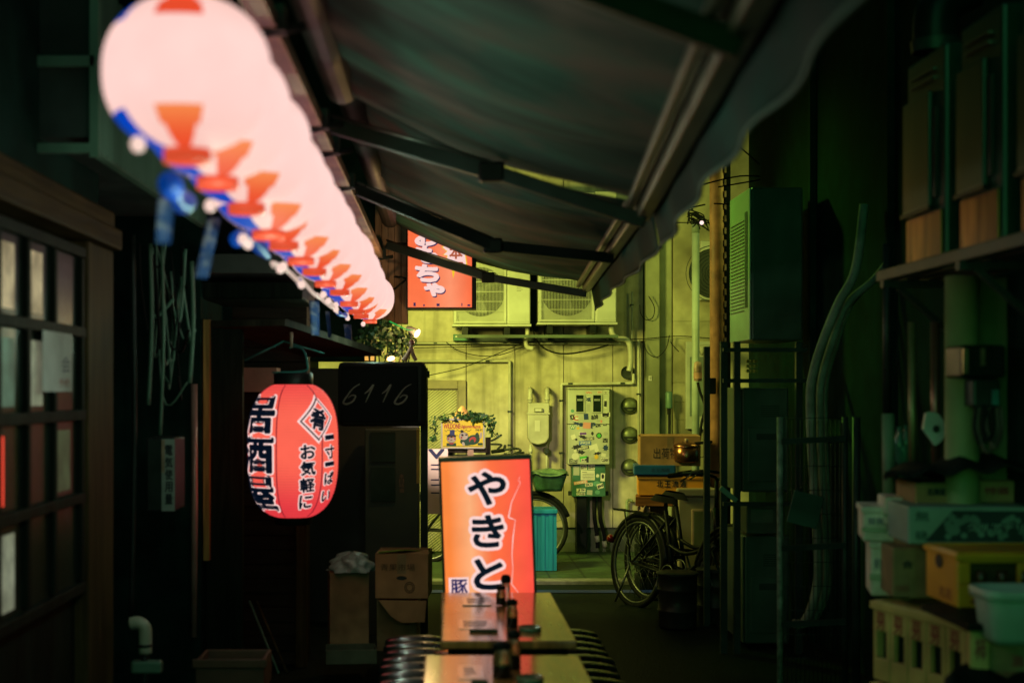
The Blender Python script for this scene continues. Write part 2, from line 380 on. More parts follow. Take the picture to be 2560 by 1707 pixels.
# ------------------------------------------------------------------ back building across the street
YW = 14.0
bb_ = thing('concrete_building', 'pale concrete panel building facing the end of the alley', 'building', (0, YW, 0))
mb = MB()
xs = [-9, -6.5, -4, -1.6] + [PX(q, YW) for q in (1071, 1183, 1295, 1408, 1478)]
zseam = PZ(786, YW); zp = PZ(1212, YW)
rows = [(zp, zseam), (zseam, PZ(560, YW)), (PZ(560, YW), PZ(340, YW)), (PZ(340, YW), 6.0), (6.0, 8.5)]
for i in range(len(xs)-1):
    for z0, z1 in rows: mb.box(xs[i]+.003, xs[i+1]-.003, YW, YW+.2, z0+.003, z1-.003)
mb.build('wall', concrete, bb_, bev=.004)
MB().box(-9, PX(1478, YW), YW+.03, YW+.2, 0, zp-.004).build('plinth', concrete_dark, bb_)
MB().box(-9, 9, YW+.21, YW+.5, 0, 8.5).build('backing_wall', dark_wall, bb_)
# pilaster and block wall further right
mb = MB(); mb.box(PX(1480, YW), PX(1512, YW), YW-.10, YW+.2, 0, 8.5); mb.box(PX(1512, YW)+.002, PX(1543, YW), YW-.02, YW+.2, 0, 8.5)
mb.build('pilaster', M('greenish_render', (.32,.33,.20), .8, var=.25, sc=4, grime=.5), bb_, bev=.006)
mb = MB()
for i, (a, b) in enumerate(((1010,1048),(965,1008),(925,963),(880,923),(740,878),(515,738))):
    mb.box(PX(1545, YW), 4.6, YW-.06, YW+.2, PZ(a, YW)+.004, PZ(b, YW)-.004)
mb.box(PX(1545, YW), 4.6, YW-.06, YW+.2, 0, PZ(1050, YW)); mb.box(PX(1545, YW), 4.6, YW-.06, YW+.2, PZ(512, YW), 8.5)
mb.build('block_wall', M('yellowed_blocks', (.42,.38,.23), .85, var=.3, sc=5, grime=.5), bb_, bev=.006)
# door with its frame
dl, dr, dt = PX(900, YW), PX(1070, YW), PZ(873, YW)
df = MB().box(PX(1052, YW), dr, YW-.05, YW-.002, .03, dt).box(dl, PX(1052, YW)-.002, YW-.05, YW-.002, PZ(893, YW), dt).box(PX(1050, YW), PX(1053.5, YW), YW-.056, YW-.05, .03, PZ(895, YW)).build('door_frame', M('brown_frame', (.30,.24,.15), .5), bb_, bev=.004)
def ribbed():
    m = M('ribbed_door', (.50,.46,.28), .5, var=.15); n = m.node_tree; b = n.nodes['Principled BSDF']
    tc = n.nodes.new('ShaderNodeTexCoord'); mp = n.nodes.new('ShaderNodeMapping'); mp.inputs['Rotation'].default_value = (0, R(38), 0)
    wv = n.nodes.new('ShaderNodeTexWave'); wv.inputs['Scale'].default_value = 14; wv.bands_direction = 'Z'
    bp = n.nodes.new('ShaderNodeBump'); bp.inputs['Strength'].default_value = .6; bp.inputs['Distance'].default_value = .02
    n.links.new(tc.outputs['Object'], mp.inputs[0]); n.links.new(mp.outputs[0], wv.inputs[0]); n.links.new(wv.outputs[0], bp.inputs['Height']); n.links.new(bp.outputs[0], b.inputs['Normal'])
    return m
dd = MB().box(dl+.02, PX(1049, YW), YW-.03, YW-.003, .04, PZ(896, YW)).build('door', ribbed(), bb_)
MB().tube([(PX(1040, YW), YW-.06, .98), (PX(1040, YW), YW-.06, 1.12)], .012).build('handle', steel, bb_, dd)
# sprayed marks
mb = MB(); F = facing(YW)
def spray(pts, r):
    q = smooth_path([F(PX(a, YW), PZ(b, YW), .004) for a, b in pts], 4)
    for i in range(len(q)-1):
        a, b = q[i], q[i+1]; t = (b-a).normalized(); nn = Vector((-t.z, 0, t.x))*r
        mb.add([a+nn, a-nn, b-nn, b+nn], [(0,1,2,3)])
    for i, p in enumerate(q): mb.add([p + Vector((r*math.cos(h*.7854), -.0004-.0001*(i % 5), r*math.sin(h*.7854))) for h in range(8)], [tuple(range(8))])
for pts, r in ((((1131,988),(1130,1002)), .011), (((1129,1012),(1139,1007),(1151,999)), .010), (((1129,1020),(1142,1020),(1152,1022),(1143,1031)), .010), (((1160,1024),(1158,1034)), .014), (((1160,1043),(1159,1052)), .015), (((1075,968),(1076,977),(1074,985)), .010)): spray(pts, r)
mb.build('graffiti', M('black_spray_paint', (.01,.015,.012), .6, bump=0), bb_)

def pipe(name, label, path, rD, Y, mat, cat='pipe', group='pipes on the far wall', clips=(), parent=None, off=.05):
    pts = []
    raw = [P(a, b, Y - off) for a, b in path]
    for i, p in enumerate(raw):          # rounded elbows
        if 0 < i < len(raw)-1:
            r = rD*2.4/FD*Y; a = (raw[i-1]-p).normalized(); b = (raw[i+1]-p).normalized()
            for t in (1, .7, .35): pts.append(p + a*r*t*.8)
            pts += [p + (a+b)*r*.12] + [p + b*r*t*.8 for t in (.35, .7, 1)]
        else: pts.append(p)
    t = thing(name, label, cat, raw[-1], group)
    MB().tube(pts, rD/FD*Y, seg=12).build('pipe_run', mat, t)
    for a, b in clips:
        c = P(a, b, Y - off); k = rD/FD*Y
        MB().box(c.x-k*1.5, c.x+k*1.5, c.y-k*1.25, c.y+off, c.z-k*.6, c.z+k*.6).build('clip', dark_steel, t)
    return t
pipe('wall_pipe', 'cream pipe running along the wall above the door then down beside it', [(930,829),(1171,829),(1171,1250)], 3.2, YW, pvc, clips=((1120,829),(1171,945),(1171,1022),(1171,1113)))
pipe('wall_pipe', 'cream conduit bending round the top left corner of the stickered meter cabinet', [(1290,1075),(1290,882),(1455,880),(1455,858)], 3.4, YW, pvc, clips=((1290,920),(1310,881),(1430,880),(1290,1040)))
pipe('wall_pipe', 'straight thin cream pipe right of the three round vents', [(1467,1090),(1467,780)], 2.8, YW, pvc, clips=((1467,905),(1467,1010)))
pipe('wall_pipe', 'thin grey pipe beside the right air conditioner', [(1452,860),(1452,670)], 2.2, YW, M('grey_pipe', (.3,.3,.24), .5), clips=((1452,700),))
pipe('wall_pipe', 'long horizontal conduit under the air conditioners', [(940,788),(1425,789)], 2.6, YW, pvc, clips=((1000,788),(1160,788),(1300,789)))
pipe('wall_pipe', 'short hooked stub pipe near the foot of the wall', [(1440,1195),(1440,1150),(1447,1147),(1452,1150)], 3.4, YW, M('green_stub', (.3,.36,.2), .5))
pipe('wall_pipe', 'black pipe below a grey box on the pilaster', [(1538,1130),(1538,935)], 3.2, YW-.1, black_metal)
t = thing('meter_box', 'small grey cylinder box on top of the black pipe on the pilaster', 'junction box', P(1537,940,YW-.15))
MB().lathe([(0,0),(.03,0),(.036,.012),(.036,.15),(.028,.165),(0,.165)], P(1537,938,YW-.15), 16).build('casing', teal_metal, t)
MB().lathe([(.018,-.06),(.02,-.001)], P(1537,938,YW-.15), 12).build('gland', rubber, t)
# tall pale conduit pole
t = thing('conduit_pole', 'tall pale green conduit pole rising beside the brown post', 'pole', P(1598,1010,13.4))
MB().tube([P(1598,1100,13.4), P(1598,535,13.4)], .036, seg=16).build('shaft', M('pale_green_pipe', (.48,.56,.44), .5, var=.1), t)
MB().tube([P(1598,536,13.4), P(1598,508,13.4)], .037, seg=16).build('cap', M('grey_wrap', (.22,.28,.22), .6), t)
# five tag
t = thing('number_plate', 'tiny white number plate screwed to the pilaster', 'plate', P(1490,869,YW-.1))
pb = MB().box(PX(1486.5, YW), PX(1493.5, YW), YW-.106, YW-.101, PZ(874.5, YW), PZ(863.5, YW)).build('plate', paper, t)
mb = MB(); letters(mb, '5', facing(YW-.106), PX(1488, YW), PX(1492, YW), PZ(872, YW), PZ(866, YW), 0, .002); mb.build('number', ink, t, pb)
# ring
tag(MB().tube([P(1188 + 6*math.cos(a), 1047 + 6*math.sin(a), YW-.03) for a in [i*math.pi/8 for i in range(16)]], .008, closed=True, seg=6).build('wall_ring', black_metal, base=P(1188,1047,YW-.03)), 'black iron ring hooked on the wall below the cream pipe', 'ring')

# air conditioners on the far wall
def fan_grille(mb, cx, cz, r, y, m):
    for k in range(5): mb.tube([(cx + r*(.2+.2*k)*math.cos(a), y, cz + r*(.2+.2*k)*math.sin(a)) for a in [i*math.pi/16 for i in range(32)]], .0022, m, 5, closed=True)
def wall_ac(x0, x1, zs, label, fanx, plate):
    Y0 = YW-.42; t = thing('air_conditioner', label, 'air conditioner', (x0, Y0, zs[-1]), 'air conditioners on the far wall')
    wx = x1-x0; zb, zt = zs[-1], zs[0]; sp = x0 + wx*fanx
    b = MB(); b.box(sp, x1, Y0, Y0+.3, zb+.005, zt)
    b.box(x0, sp-.003, Y0+.03, Y0+.3, zb+.005, zt)
    b.box(x0-.012, x1+.012, Y0-.012, Y0+.32, zb-.02, zb+.003)
    b.build('casing', ac_body, t, bev=.006)
    mid = zb + (zt-zb)*.42
    MB().box(sp+.012, x1-.006, Y0-.004, Y0+.01, zb+.02, mid-.06).build('service_cover', ac_body, t, bev=.004)
    for a, bz in zip(zs[1:], zs[:-1]):
        fr = MB(); g = .02
        fr.box(x0+.004, sp-.006, Y0-.004, Y0+.03, a+.01, a+.03).box(x0+.004, sp-.006, Y0-.004, Y0+.03, bz-.03, bz-.012)
        fr.box(x0+.004, x0+.03, Y0-.004, Y0+.03, a+.03, bz-.03).box(sp-.03, sp-.006, Y0-.004, Y0+.03, a+.03, bz-.03)
        f = fr.build('grille_frame', ac_body, t, bev=.003)
        cx, cz = (x0+sp)/2, (a+bz)/2; r = min(sp-x0, bz-a)*.46
        MB().lathe([(r, 0), (r*.99, -.001), (0, -.002)], (cx, Y0+.024, cz), 40, mat=Matrix.Rotation(R(90), 3, 'X')).build('fan_opening', ac_dark, t, f)
        bl = MB()
        for k in range(3):
            an = k*2.094+.5
            vs = []
            for rr, sw in ((.18, .5), (.6, .75), (.92, .6)):
                for s2, dy in ((-sw*.5, .004), (sw*.5, -.012)):
                    vs.append((cx + r*rr*math.cos(an+s2), Y0+.012+dy, cz + r*rr*math.sin(an+s2)))
            bl.add(vs, [(0,1,3,2),(2,3,5,4)])
        bl.lathe([(r*.2,0),(r*.2,.02),(0,.02)], (cx, Y0+.02, cz), 16, mat=Matrix.Rotation(R(90), 3, 'X'))
        bl.build('fan', M('fan_blade', (.09,.10,.08), .5), t, f)
        gr = MB(); n = 34
        for i in range(n): gr.box(x0+.03+(sp-x0-.06)*(i+.5)/n-.0016, x0+.03+(sp-x0-.06)*(i+.5)/n+.0016, Y0-.002, Y0+.003, a+.03, bz-.03)
        for i in range(1, 6):
            z = a+.03+(bz-a-.06)*i/6; gr.box(x0+.03, sp-.03, Y0-.006, Y0-.0025, z-.003, z+.003)
        gr.build('grille', ac_body, t, f)
    px, pz = plate
    pl = MB().box(px-.062, px+.062, Y0-.003, Y0-.0005, pz-.088, pz+.088).build('rating_plate', paper, t)
    tx = MB()
    for i in range(9):
        z = pz+.065-i*.015
        tx.box(px-.05, px-.05+random.uniform(.04,.08), Y0-.0045, Y0-.0032, z-.003, z)
    tx.box(px+.03, px+.048, Y0-.0045, Y0-.0032, pz+.03, pz+.048); tx.build('print', ink, t, pl)
    for q in (x0+.11, x1-.22): MB().box(q-.028, q+.028, Y0+.02, YW-.003, zb-.10, zb-.022).build('foot', black_metal, t)
Y_ = YW-.42
wall_ac(PX(1042, Y_), PX(1218, Y_), [PZ(445, Y_), PZ(595, Y_), PZ(745, Y_)], 'cream twin fan outdoor unit partly hidden by the orange lit sign', .70, (PX(1199, Y_), PZ(655, Y_)))
wall_ac(PX(1237, Y_), PX(1416, Y_), [PZ(440, Y_), PZ(590, Y_), PZ(741, Y_)], 'cream twin fan outdoor unit partly hidden by the awning corner', .73, (PX(1400, Y_), PZ(650, Y_)))
t = thing('steel_rack', 'dark steel bracket rack carrying the two cream outdoor units', 'rack', P(1240,790,YW-.2))
MB().box(PX(1050, 13.6), PX(1420, 13.6), 13.58, 13.62, PZ(776, 13.6), PZ(769, 13.6)).build('front_rail', M('green_steel', (.08,.11,.07), .5), t)
MB().box(PX(1050, 13.9), PX(1425, 13.9), 13.9, 13.94, PZ(784, 13.9), PZ(774, 13.9)).build('rear_rail', dark_steel, t)
for q in (1075,1163,1255,1395):
    MB().beam(P(q, 775, 13.6), P(q, 775, 13.995), .03, .03).beam(P(q,770,13.62), P(q+1,782,13.99), .02, .02).build('bracket', black_metal, t)
t = thing('duct_cover', 'dark brown gap panel between the two cream outdoor units', 'panel', P(1227,690,13.9))
MB().box(PX(1219, 13.9), PX(1236, 13.9), 13.86, 13.98, PZ(760, 13.9), PZ(440, 13.9)).build('panel', dark_wall, t)
MB().box(PX(1085, 13.9), PX(1250, 13.9), 13.965, 13.995, PZ(790, 13.9), PZ(748, 13.9)).build('lower_panel', M('brown_panel', (.16,.13,.09), .7), t)
t = thing('signal_box', 'small green box on the wall under the left outdoor unit', 'box', P(1062,783,YW-.1))
gb = MB().box(PX(1041,13.9), PX(1083,13.9), 13.84, 13.995, PZ(783,13.9), PZ(768,13.9)).build('casing', green_box_m, t, bev=.004)
MB().box(PX(1046,13.9), PX(1063,13.9), 13.836, 13.84, PZ(775,13.9), PZ(772,13.9)).build('name_strip', paper, t, gb)
def hose(name, label, path, rD, Y, mat, cat='hose', group='flexible hoses of the outdoor units'):
    pts = smooth_path([P(a, b, Y + (c if (c := 0) else 0)) for a, b in path], 8)
    mb = MB(); n = len(pts); mb.tube(pts, [rD/FD*Y*(1 + .06*(i % 2)) for i in range(n)], seg=12)
    return tag(mb.build(name, mat, base=pts[-1]), label, cat, group)
hose('drain_hose', 'thick pale hose curling from the right outdoor unit into a hole', [(1403,740),(1406,765),(1418,777),(1438,780),(1447,795),(1449,830),(1445,852)], 6.2, 13.75, pvc)
hose('drain_hose', 'short pale hose dropping from the left outdoor unit', [(1211,744),(1212,765),(1208,785),(1212,797),(1224,800)], 5, 13.75, pvc)
hose('black_cable', 'heavy black cable sagging between the two outdoor units', [(1222,745),(1228,770),(1245,796),(1275,810),(1310,812),(1360,803),(1398,792)], 1.9, 13.8, rubber, 'cable', 'cables on the far wall')
for q in (([(985,862),(1060,845),(1130,818),(1205,786)]), ([(1025,786),(1055,806),(1110,818),(1160,812),(1215,790)]), ([(940,793),(1100,790),(1250,786),(1400,778)]), ([(940,799),(1080,796),(1200,792)]), ([(1410,780),(1480,778),(1560,772),(1640,778)]), ([(1470,700),(1472,720),(1485,735),(1500,728),(1503,705),(1490,680)]), ([(1478,790),(1490,812),(1510,820),(1530,800),(1538,770)]), ([(1540,785),(1552,800),(1560,808)])):
    hose('wall_cable', 'thin dark cable looping across the pale wall', q, .9, 13.85, rubber, 'cable', 'thin cables on the far wall')
tag(MB().lathe([(0,0),(.03,-.001),(.06,0),(.065,.01)], P(1441,856,13.97), 20, mat=Matrix.Rotation(R(90),3,'X')).build('pipe_hole', ac_dark, base=P(1441,856,13.97)), 'dark round hole in the wall where the pale hose ends', 'hole')

# round vents
hood = M('stainless_hood', (.17,.19,.10), .42, metal=.45, var=.15, bump=.05)
for i, (dy, lb) in enumerate(((932, 'round steel vent hood, topmost of three beside the stickered cabinet'), (999, 'round steel vent hood, middle of three beside the stickered cabinet'), (1073, 'round steel vent hood, lowest of three beside the stickered cabinet'))):
    c = P(1446, dy, YW); t = thing('vent_hood', lb, 'vent', c, 'round vents on the far wall'); r = 18/FD*YW
    mt = Matrix.Rotation(R(90), 3, 'X')
    mb = MB(); prof = [(r*1.1, .0), (r*1.1, .012)] + [(r*math.cos(a), .012 + r*.62*math.sin(a)) for a in [k*math.pi/18 for k in range(10)]]
    mb.lathe(prof, c, 28, mat=mt); mb.build('hood', hood, t)
    mb = MB(); pts = [(r*.80*math.cos(a), -r*.18 - r*.60*abs(math.sin(a))) for a in [k*math.pi/12 for k in range(13)]]
    vs = []
    for u, v in pts: 
        d = .013 + .62*r*math.sqrt(max(0, 1 - (u*u+v*v)/(r*r))) + .002
        vs.append((c.x+u, c.y-d, c.z+v))
    top = [(c.x+u, c.y-(.015+.62*r*math.sqrt(max(0, 1-(u*u+(.18*r)**2)/(r*r)))), c.z-r*.18) for u, v in pts]
    n = len(vs); mb.add(vs+top, [(i, i+1, n+i+1, n+i) for i in range(n-1)]); mb.build('slot', ac_dark, t)

# gas meter
t = thing('gas_meter', 'cream gas meter with twin top pipes on the wall', 'gas meter', P(1237,1020,13.85))
Yg = 13.84
mb = MB(); outl = [(1212,950),(1212,1005),(1219,1017),(1236,1021),(1253,1017),(1261,1005),(1261,950)]
mb.poly([(PX(a,Yg), PZ(b,Yg)) for a, b in outl], lambda u, v, d: Vector((u, Yg-.03+d, v)), .14); mb.build('lower_case', pvc, t, bev=.012)
MB().box(PX(1213,Yg), PX(1262,Yg), Yg-.02, Yg+.1, PZ(949,Yg), PZ(925,Yg)).build('upper_case', pvc, t, bev=.012)
MB().box(PX(1211,Yg), PX(1263,Yg), Yg-.04, Yg+.11, PZ(951.5,Yg), PZ(947.5,Yg)).build('flange', pvc, t, bev=.003)
MB().box(PX(1226,Yg), PX(1246,Yg), Yg-.05, Yg-.02, PZ(946,Yg), PZ(937,Yg)).build('counter', M('meter_frame', (.3,.3,.2), .4), t, bev=.004)
MB().box(PX(1229,Yg), PX(1243,Yg), Yg-.053, Yg-.0505, PZ(944,Yg), PZ(939,Yg)).build('display', paper, t)
MB().box(PX(1228,Yg), PX(1240,Yg), Yg-.033, Yg-.0305, PZ(990,Yg), PZ(965,Yg)).build('label', paper, t)
for q in (1218,1257):
    MB().tube(smooth_path([P(q,925,Yg), P(q,905,Yg), P(q,896,Yg+.03), P(q,893,Yg+.16)], 4), .022, seg=12).tube([P(q,919,Yg), P(q,913,Yg)], .027, seg=12).build('top_pipe', pvc, t)
MB().tube([P(1219,1020,Yg), P(1219,1100,Yg)], .013, seg=10).tube([P(1219,1031,Yg), P(1219,1040,Yg)], .02, 0, 8).build('outlet_pipe', pvc, t)
MB().tube([P(1256,1018,Yg+.1), P(1256,1095,Yg+.1)], .012, seg=10).build('thin_pipe', pvc, t)
MB().box(PX(1251,Yg), PX(1261,Yg), Yg-.01, Yg+.14, PZ(1042,Yg), PZ(1030,Yg)).build('valve', dark_steel, t, bev=.004)

# stickered electricity cabinet + green box
Yc = 13.75
t = thing('meter_cabinet', 'cream electricity cabinet plastered with stickers and two windows', 'cabinet', P(1352,1066,Yc))
cb = MB().box(PX(1305,Yc), PX(1400,Yc), Yc, YW-.003, PZ(1066,Yc), PZ(975,Yc)).box(PX(1305,Yc), PX(1400,Yc), Yc, YW-.003, PZ(973.6,Yc), PZ(894,Yc)).box(PX(1304,Yc), PX(1402,Yc), Yc-.02, YW-.004, PZ(893.6,Yc), PZ(890,Yc)).build('case', ac_body, t, bev=.004)
for a, b in ((1321,1343),(1360,1383)):
    fr = MB(); x0, x1, z0, z1 = PX(a,Yc), PX(b,Yc), PZ(948,Yc), PZ(905,Yc)
    fr.box(x0,x1,Yc-.012,Yc-.001,z0,z0+.01).box(x0,x1,Yc-.012,Yc-.001,z1-.01,z1).box(x0,x0+.01,Yc-.012,Yc-.001,z0+.01,z1-.01).box(x1-.01,x1,Yc-.012,Yc-.001,z0+.01,z1-.01)
    f = fr.build('meter_window', ac_body, t)
    MB().box(x0+.01,x1-.01,Yc-.004,Yc-.0015,z0+.01,z1-.01).build('glass', glass_dark, t, f)
    MB().box(x0+.02,x1-.02,Yc-.006,Yc-.0042,z0+.115,z0+.135).build('dial', M('dial_face', (.3,.33,.28), .4), t, f)
YB = 13.8
t2 = thing('green_box', 'dark green cable box covered in stickers under the cream cabinet', 'box', P(1352,1140,YB))
MB().box(PX(1315,YB), PX(1391,YB), YB, YW-.003, PZ(1140,YB), PZ(1068,YB)).build('case', green_box_m, t2, bev=.004)
MB().box(PX(1307,YB), PX(1400,YB), YB+.08, YB+.1, PZ(1139,YB), PZ(1129,YB)).build('bracket', dark_steel, t2)
t3 = thing('cable_duct', 'dark cable ducts running from the green box to the pavement', 'duct', P(1350,1262,13.85))
MB().box(PX(1324,13.85), PX(1348,13.85), 13.84, YW-.003, .03, PZ(1141,13.85)).build('square_duct', black_metal, t3, bev=.006)
for a, b in ((1365,1372),(1378,1389)): MB().tube(smooth_path([P(a,1141,13.9), P(a+1,1190,13.9), P(b,1230,13.9), P(b+1,1258,13.9)], 5), .02, seg=10).build('flexible_duct', rubber, t3)
for a, z in ((1371,1240),(1388,1252)): MB().tube([P(a,z-10,13.895), P(a+2,z+4,13.895)], .024, seg=10).build('collar', pvc, t3)
# stickers
def col(n, c): return M('sticker_'+n, c, .6, var=.08, bump=0, grime=.1)
S = dict(w=col('white',(.62,.6,.5)), k=col('black',(.015,.017,.02)), b=col('blue',(.01,.10,.42)), g=col('green',(.06,.42,.05)), r=col('red',(.5,.07,.06)), y=col('yellow',(.65,.40,.03)), p=col('purple',(.14,.06,.32)), n=col('navy',(.015,.04,.13)), s=col('silver',(.35,.36,.30)), t=col('teal',(.10,.28,.20)), pk=col('pink',(.62,.25,.22)))
_sl = list(S); sm_ = list(S.values()); SI = {k: i for i, k in enumerate(_sl)}
def dec(root, items, Y):
    F = facing(Y)
    for i, it in enumerate(items):
        sh, cx, cy, ww, hh, c = it[:6]; rot = it[6] if len(it) > 6 else 0; txt = it[7] if len(it) > 7 else None; tcx = it[8] if len(it) > 8 else 'k'
        # crop coordinates of the cabinet view -> design units
        dx, dy = (1400 + cx/5.225)/1.0884, (960 + cy/5.225)/1.0884; w_, h_ = ww/5.225/1.0884/FD*Y, hh/5.225/1.0884/FD*Y
        u, v = PX(dx, Y), PZ(dy, Y); d0 = .0006 + .0003*(i % 9); mb = MB()
        if sh == 'r': pts = [(-w_/2,-h_/2),(w_/2,-h_/2),(w_/2,h_/2),(-w_/2,h_/2)]
        elif sh == 'o': pts = [(w_/2*math.cos(a), h_/2*math.sin(a)) for a in [k*math.pi/10 for k in range(20)]]
        else: pts = [(w_/2*(1 if k % 2 else .62)*math.cos(a), h_/2*(1 if k % 2 else .62)*math.sin(a)) for k, a in enumerate([k*math.pi/7 for k in range(14)])]
        c_, s_ = math.cos(R(rot)), math.sin(R(rot)); pts = [(u+a*c_-b*s_, v+a*s_+b*c_) for a, b in pts]
        if c: mb.add([F(a, b, d0) for a, b in pts], [tuple(range(len(pts)))], SI[c])
        if txt: letters(mb, txt, F, u-w_*.42, u+w_*.42, v-h_*.34, v+h_*.34, SI[tcx], d0+.0012, rot=R(rot), stroke=h_*.03, sm=SI[tcx], sd=d0+.0013)
        o = mb.build('sticker' if c else 'graffiti', sm_, root)
dec(t, [('o',375,112,88,34,'w',0,'OPEN','r'), ('r',520,105,66,30,'w',3,'2021','r'), ('r',597,118,46,50,'w',0,'三','k'), ('o',370,202,72,76,'w',0,'福','n'), ('r',592,255,36,116,'w',0,'木田','k'), ('r',596,400,58,118,'w',90,'CHILL','k'), ('r',370,310,46,90,'s'), ('o',163,350,44,44,'t'), ('r',165,430,70,90,None,12,'KX','k'), ('o',206,447,76,80,'w',0,'C','r'), ('r',342,425,60,78,'n',4), ('r',452,430,104,80,None,8,'&08','k'), ('s',222,515,120,44,'n',-18), ('r',275,530,40,48,'n'), ('o',166,563,70,60,'t',0,'W','w'), ('r',352,540,98,80,'pk',-4), ('r',435,540,66,104,None,0,'P','n'), ('r',496,545,74,40,None,10,'aces','k'), ('o',588,528,58,40,'s',0,'ad','k'), ('s',238,577,46,42,'y'), ('r',500,482,40,30,'s'), ('r',540,487,26,36,'pk'),
 ('r',300,646,100,46,'w',2), ('r',302,646,88,34,'p',2), ('r',176,690,60,60,'w',20), ('s',212,722,40,42,'k'), ('s',300,690,130,50,'k',-15), ('r',385,714,126,36,'k',6,'BTSECONLY','w'), ('o',424,645,34,48,'k'), ('o',510,672,76,76,'k'), ('s',510,672,66,66,'g'), ('o',597,645,56,46,'s'), ('r',590,735,62,88,None,90,'324','k'), ('r',328,769,160,50,'b',1,'UNIQUE','w'), ('s',220,820,150,70,'k',10), ('r',300,836,160,34,'k',12,'RIDEONEMOR','w'), ('r',438,820,110,62,'w',18), ('o',480,862,56,60,'w'), ('s',280,890,130,62,'k',-8), ('s',362,905,110,90,'s'), ('s',490,905,120,46,'k',10), ('s',596,832,86,96,'n'), ('o',200,943,96,92,'w'), ('o',199,872,38,40,'w'), ('s',475,950,70,76,'y'), ('r',570,925,60,46,'w',-12), ('r',312,975,104,66,'g',8), ('r',318,990,90,40,'w',8,'大吉','k'), ('r',360,985,30,76,'k'), ('r',175,1005,104,60,'k',-2,'ZERO','s'), ('r',585,990,104,58,'w',0,'CLEAN','k'), ('r',445,985,80,60,'s')], Yc)
dec(t2, [('r',308,1085,86,66,'w',4,'田中','k'), ('r',412,1083,86,62,'w',-2,'田中','k'), ('r',215,1130,80,120,'s'), ('r',363,1188,184,130,'w',0), ('r',320,1150,60,6,'k'), ('r',370,1172,150,4,'k'), ('r',370,1192,150,4,'k'), ('r',370,1212,150,4,'k'), ('r',370,1232,150,4,'k'), ('s',492,1196,54,58,'w'), ('r',559,1215,56,104,'w',-3), ('o',560,1205,36,60,'k'), ('r',270,1283,176,38,'pk',9,'COOKIE','w'), ('r',378,1312,100,46,'w',5,'SKY','k'), ('o',480,1300,100,70,'t'), ('r',525,1330,84,66,'w',15,'gad','k'), ('r',275,1385,116,46,'w',0,'JS','k'), ('r',272,1435,112,30,'w',0,'ONE','k'), ('r',388,1415,72,64,'s',-4), ('o',490,1410,66,56,'t')], YB)

# ------------------------------------------------------------------ easel board with a drawn poster, ivy
Ye = 11.0
def U(cx, cy): return (1040 + cx/7.129)/1.0884, (980 + cy/7.129)/1.0884
t = thing('poster_easel', 'dark wooden easel rack holding the yellow poster', 'easel', P(1075,1250,Ye+.1))
for a in (1034,1122): MB().box(PX(a,Ye)-.02, PX(a,Ye)+.02, Ye+.06, Ye+.1, .0, PZ(1005,Ye)).build('upright', grey_wood if a > 1100 else dark_wood, t)
MB().box(PX(1030,Ye), PX(1120,Ye), Ye+.02, Ye+.058, PZ(1040,Ye), PZ(1029,Ye)).build('crossbar', grey_wood, t)
MB().box(PX(1074,Ye), PX(1088,Ye), Ye-.002, Ye+.018, PZ(1060,Ye), PZ(1028,Ye)).build('centre_block', rust, t)
MB().box(PX(1036,Ye), PX(1116,Ye), Ye+.06, Ye+.08, .0, PZ(1045,Ye)).build('back_panel', dark_wall, t)
t = thing('poster_board', 'yellow hand drawn poster with two cartoon animals in a white frame', 'poster', P(1063,1030,Ye))
x0, x1, z0, z1 = PX(1013,Ye), PX(1113,Ye), PZ(1030,Ye), PZ(961,Ye)
mb = MB().box(x0,x1,Ye-.02,Ye+.015,z0,z0+.012).box(x0,x1,Ye-.02,Ye+.015,z1-.012,z1).box(x0,x0+.012,Ye-.02,Ye+.015,z0+.012,z1-.012).box(x1-.012,x1,Ye-.02,Ye+.015,z0+.012,z1-.012)
mb.build('frame', paper, t)
sheet = MB().box(x0+.012,x1-.012,Ye-.012,Ye+.01,z0+.012,z1-.012).build('sheet', M('yellow_poster', (.85,.68,.01), .5, var=.06, bump=0, grime=.05), t)
mb = MB(); F = facing(Ye-.012)
pm = [ink, M('poster_red', (.6,.08,.06), .6, bump=0), M('poster_white', (.72,.66,.58), .6, bump=0), M('poster_blue', (.03,.06,.24), .6, bump=0), M('poster_green', (.015,.10,.05), .6, bump=0), M('poster_orange', (.7,.25,.04), .6, bump=0)]
def blob(cx, cy, rx, ry, m, d, rot=0, n=22):
    dx, dy = U(cx, cy); u, v = PX(dx,Ye), PZ(dy,Ye); k = 1/7.129/1.0884/FD*Ye; c_, s_ = math.cos(R(rot)), math.sin(R(rot))
    pts = [(rx*k*math.cos(a), ry*k*math.sin(a)) for a in [q*2*math.pi/n for q in range(n)]]
    mb.add([F(u+a*c_-b*s_, v+a*s_+b*c_, d) for a, b in pts], [tuple(range(n))], m)
def rect(ax, ay, bx, by, m, d): 
    q = [U(ax,by), U(bx,by), U(bx,ay), U(ax,ay)]; mb.add([F(PX(a,Ye), PZ(b,Ye), d) for a, b in q], [(0,1,2,3)], m)
def txt(s, ax, ay, bx, by, m, d=.002, st=.0012):
    a = U(ax, by); b = U(bx, ay); letters(mb, s, F, PX(a[0],Ye), PX(b[0],Ye), PZ(a[1],Ye), PZ(b[1],Ye), m, d, stroke=st, sm=m, sd=d+.0002)
rect(475,490,1190,498,4,.0008); rect(490,958,1205,966,4,.0008); rect(1200,480,1208,966,4,.001)
txt('SELMA', 505,500,775,548,0); txt('WILDONE', 495,565,790,650,1); txt('Ugiorni', 800,585,975,655,1); txt('mama', 985,600,1150,640,1, st=.0008); txt('ONE BIT', 1060,655,1185,692,0, st=.0004)
for i in range(20): blob(520+i*24, 685+14*math.sin(i*1.9), 14, 5, 0, .001+.00002*i, 35 if i % 2 else -35)
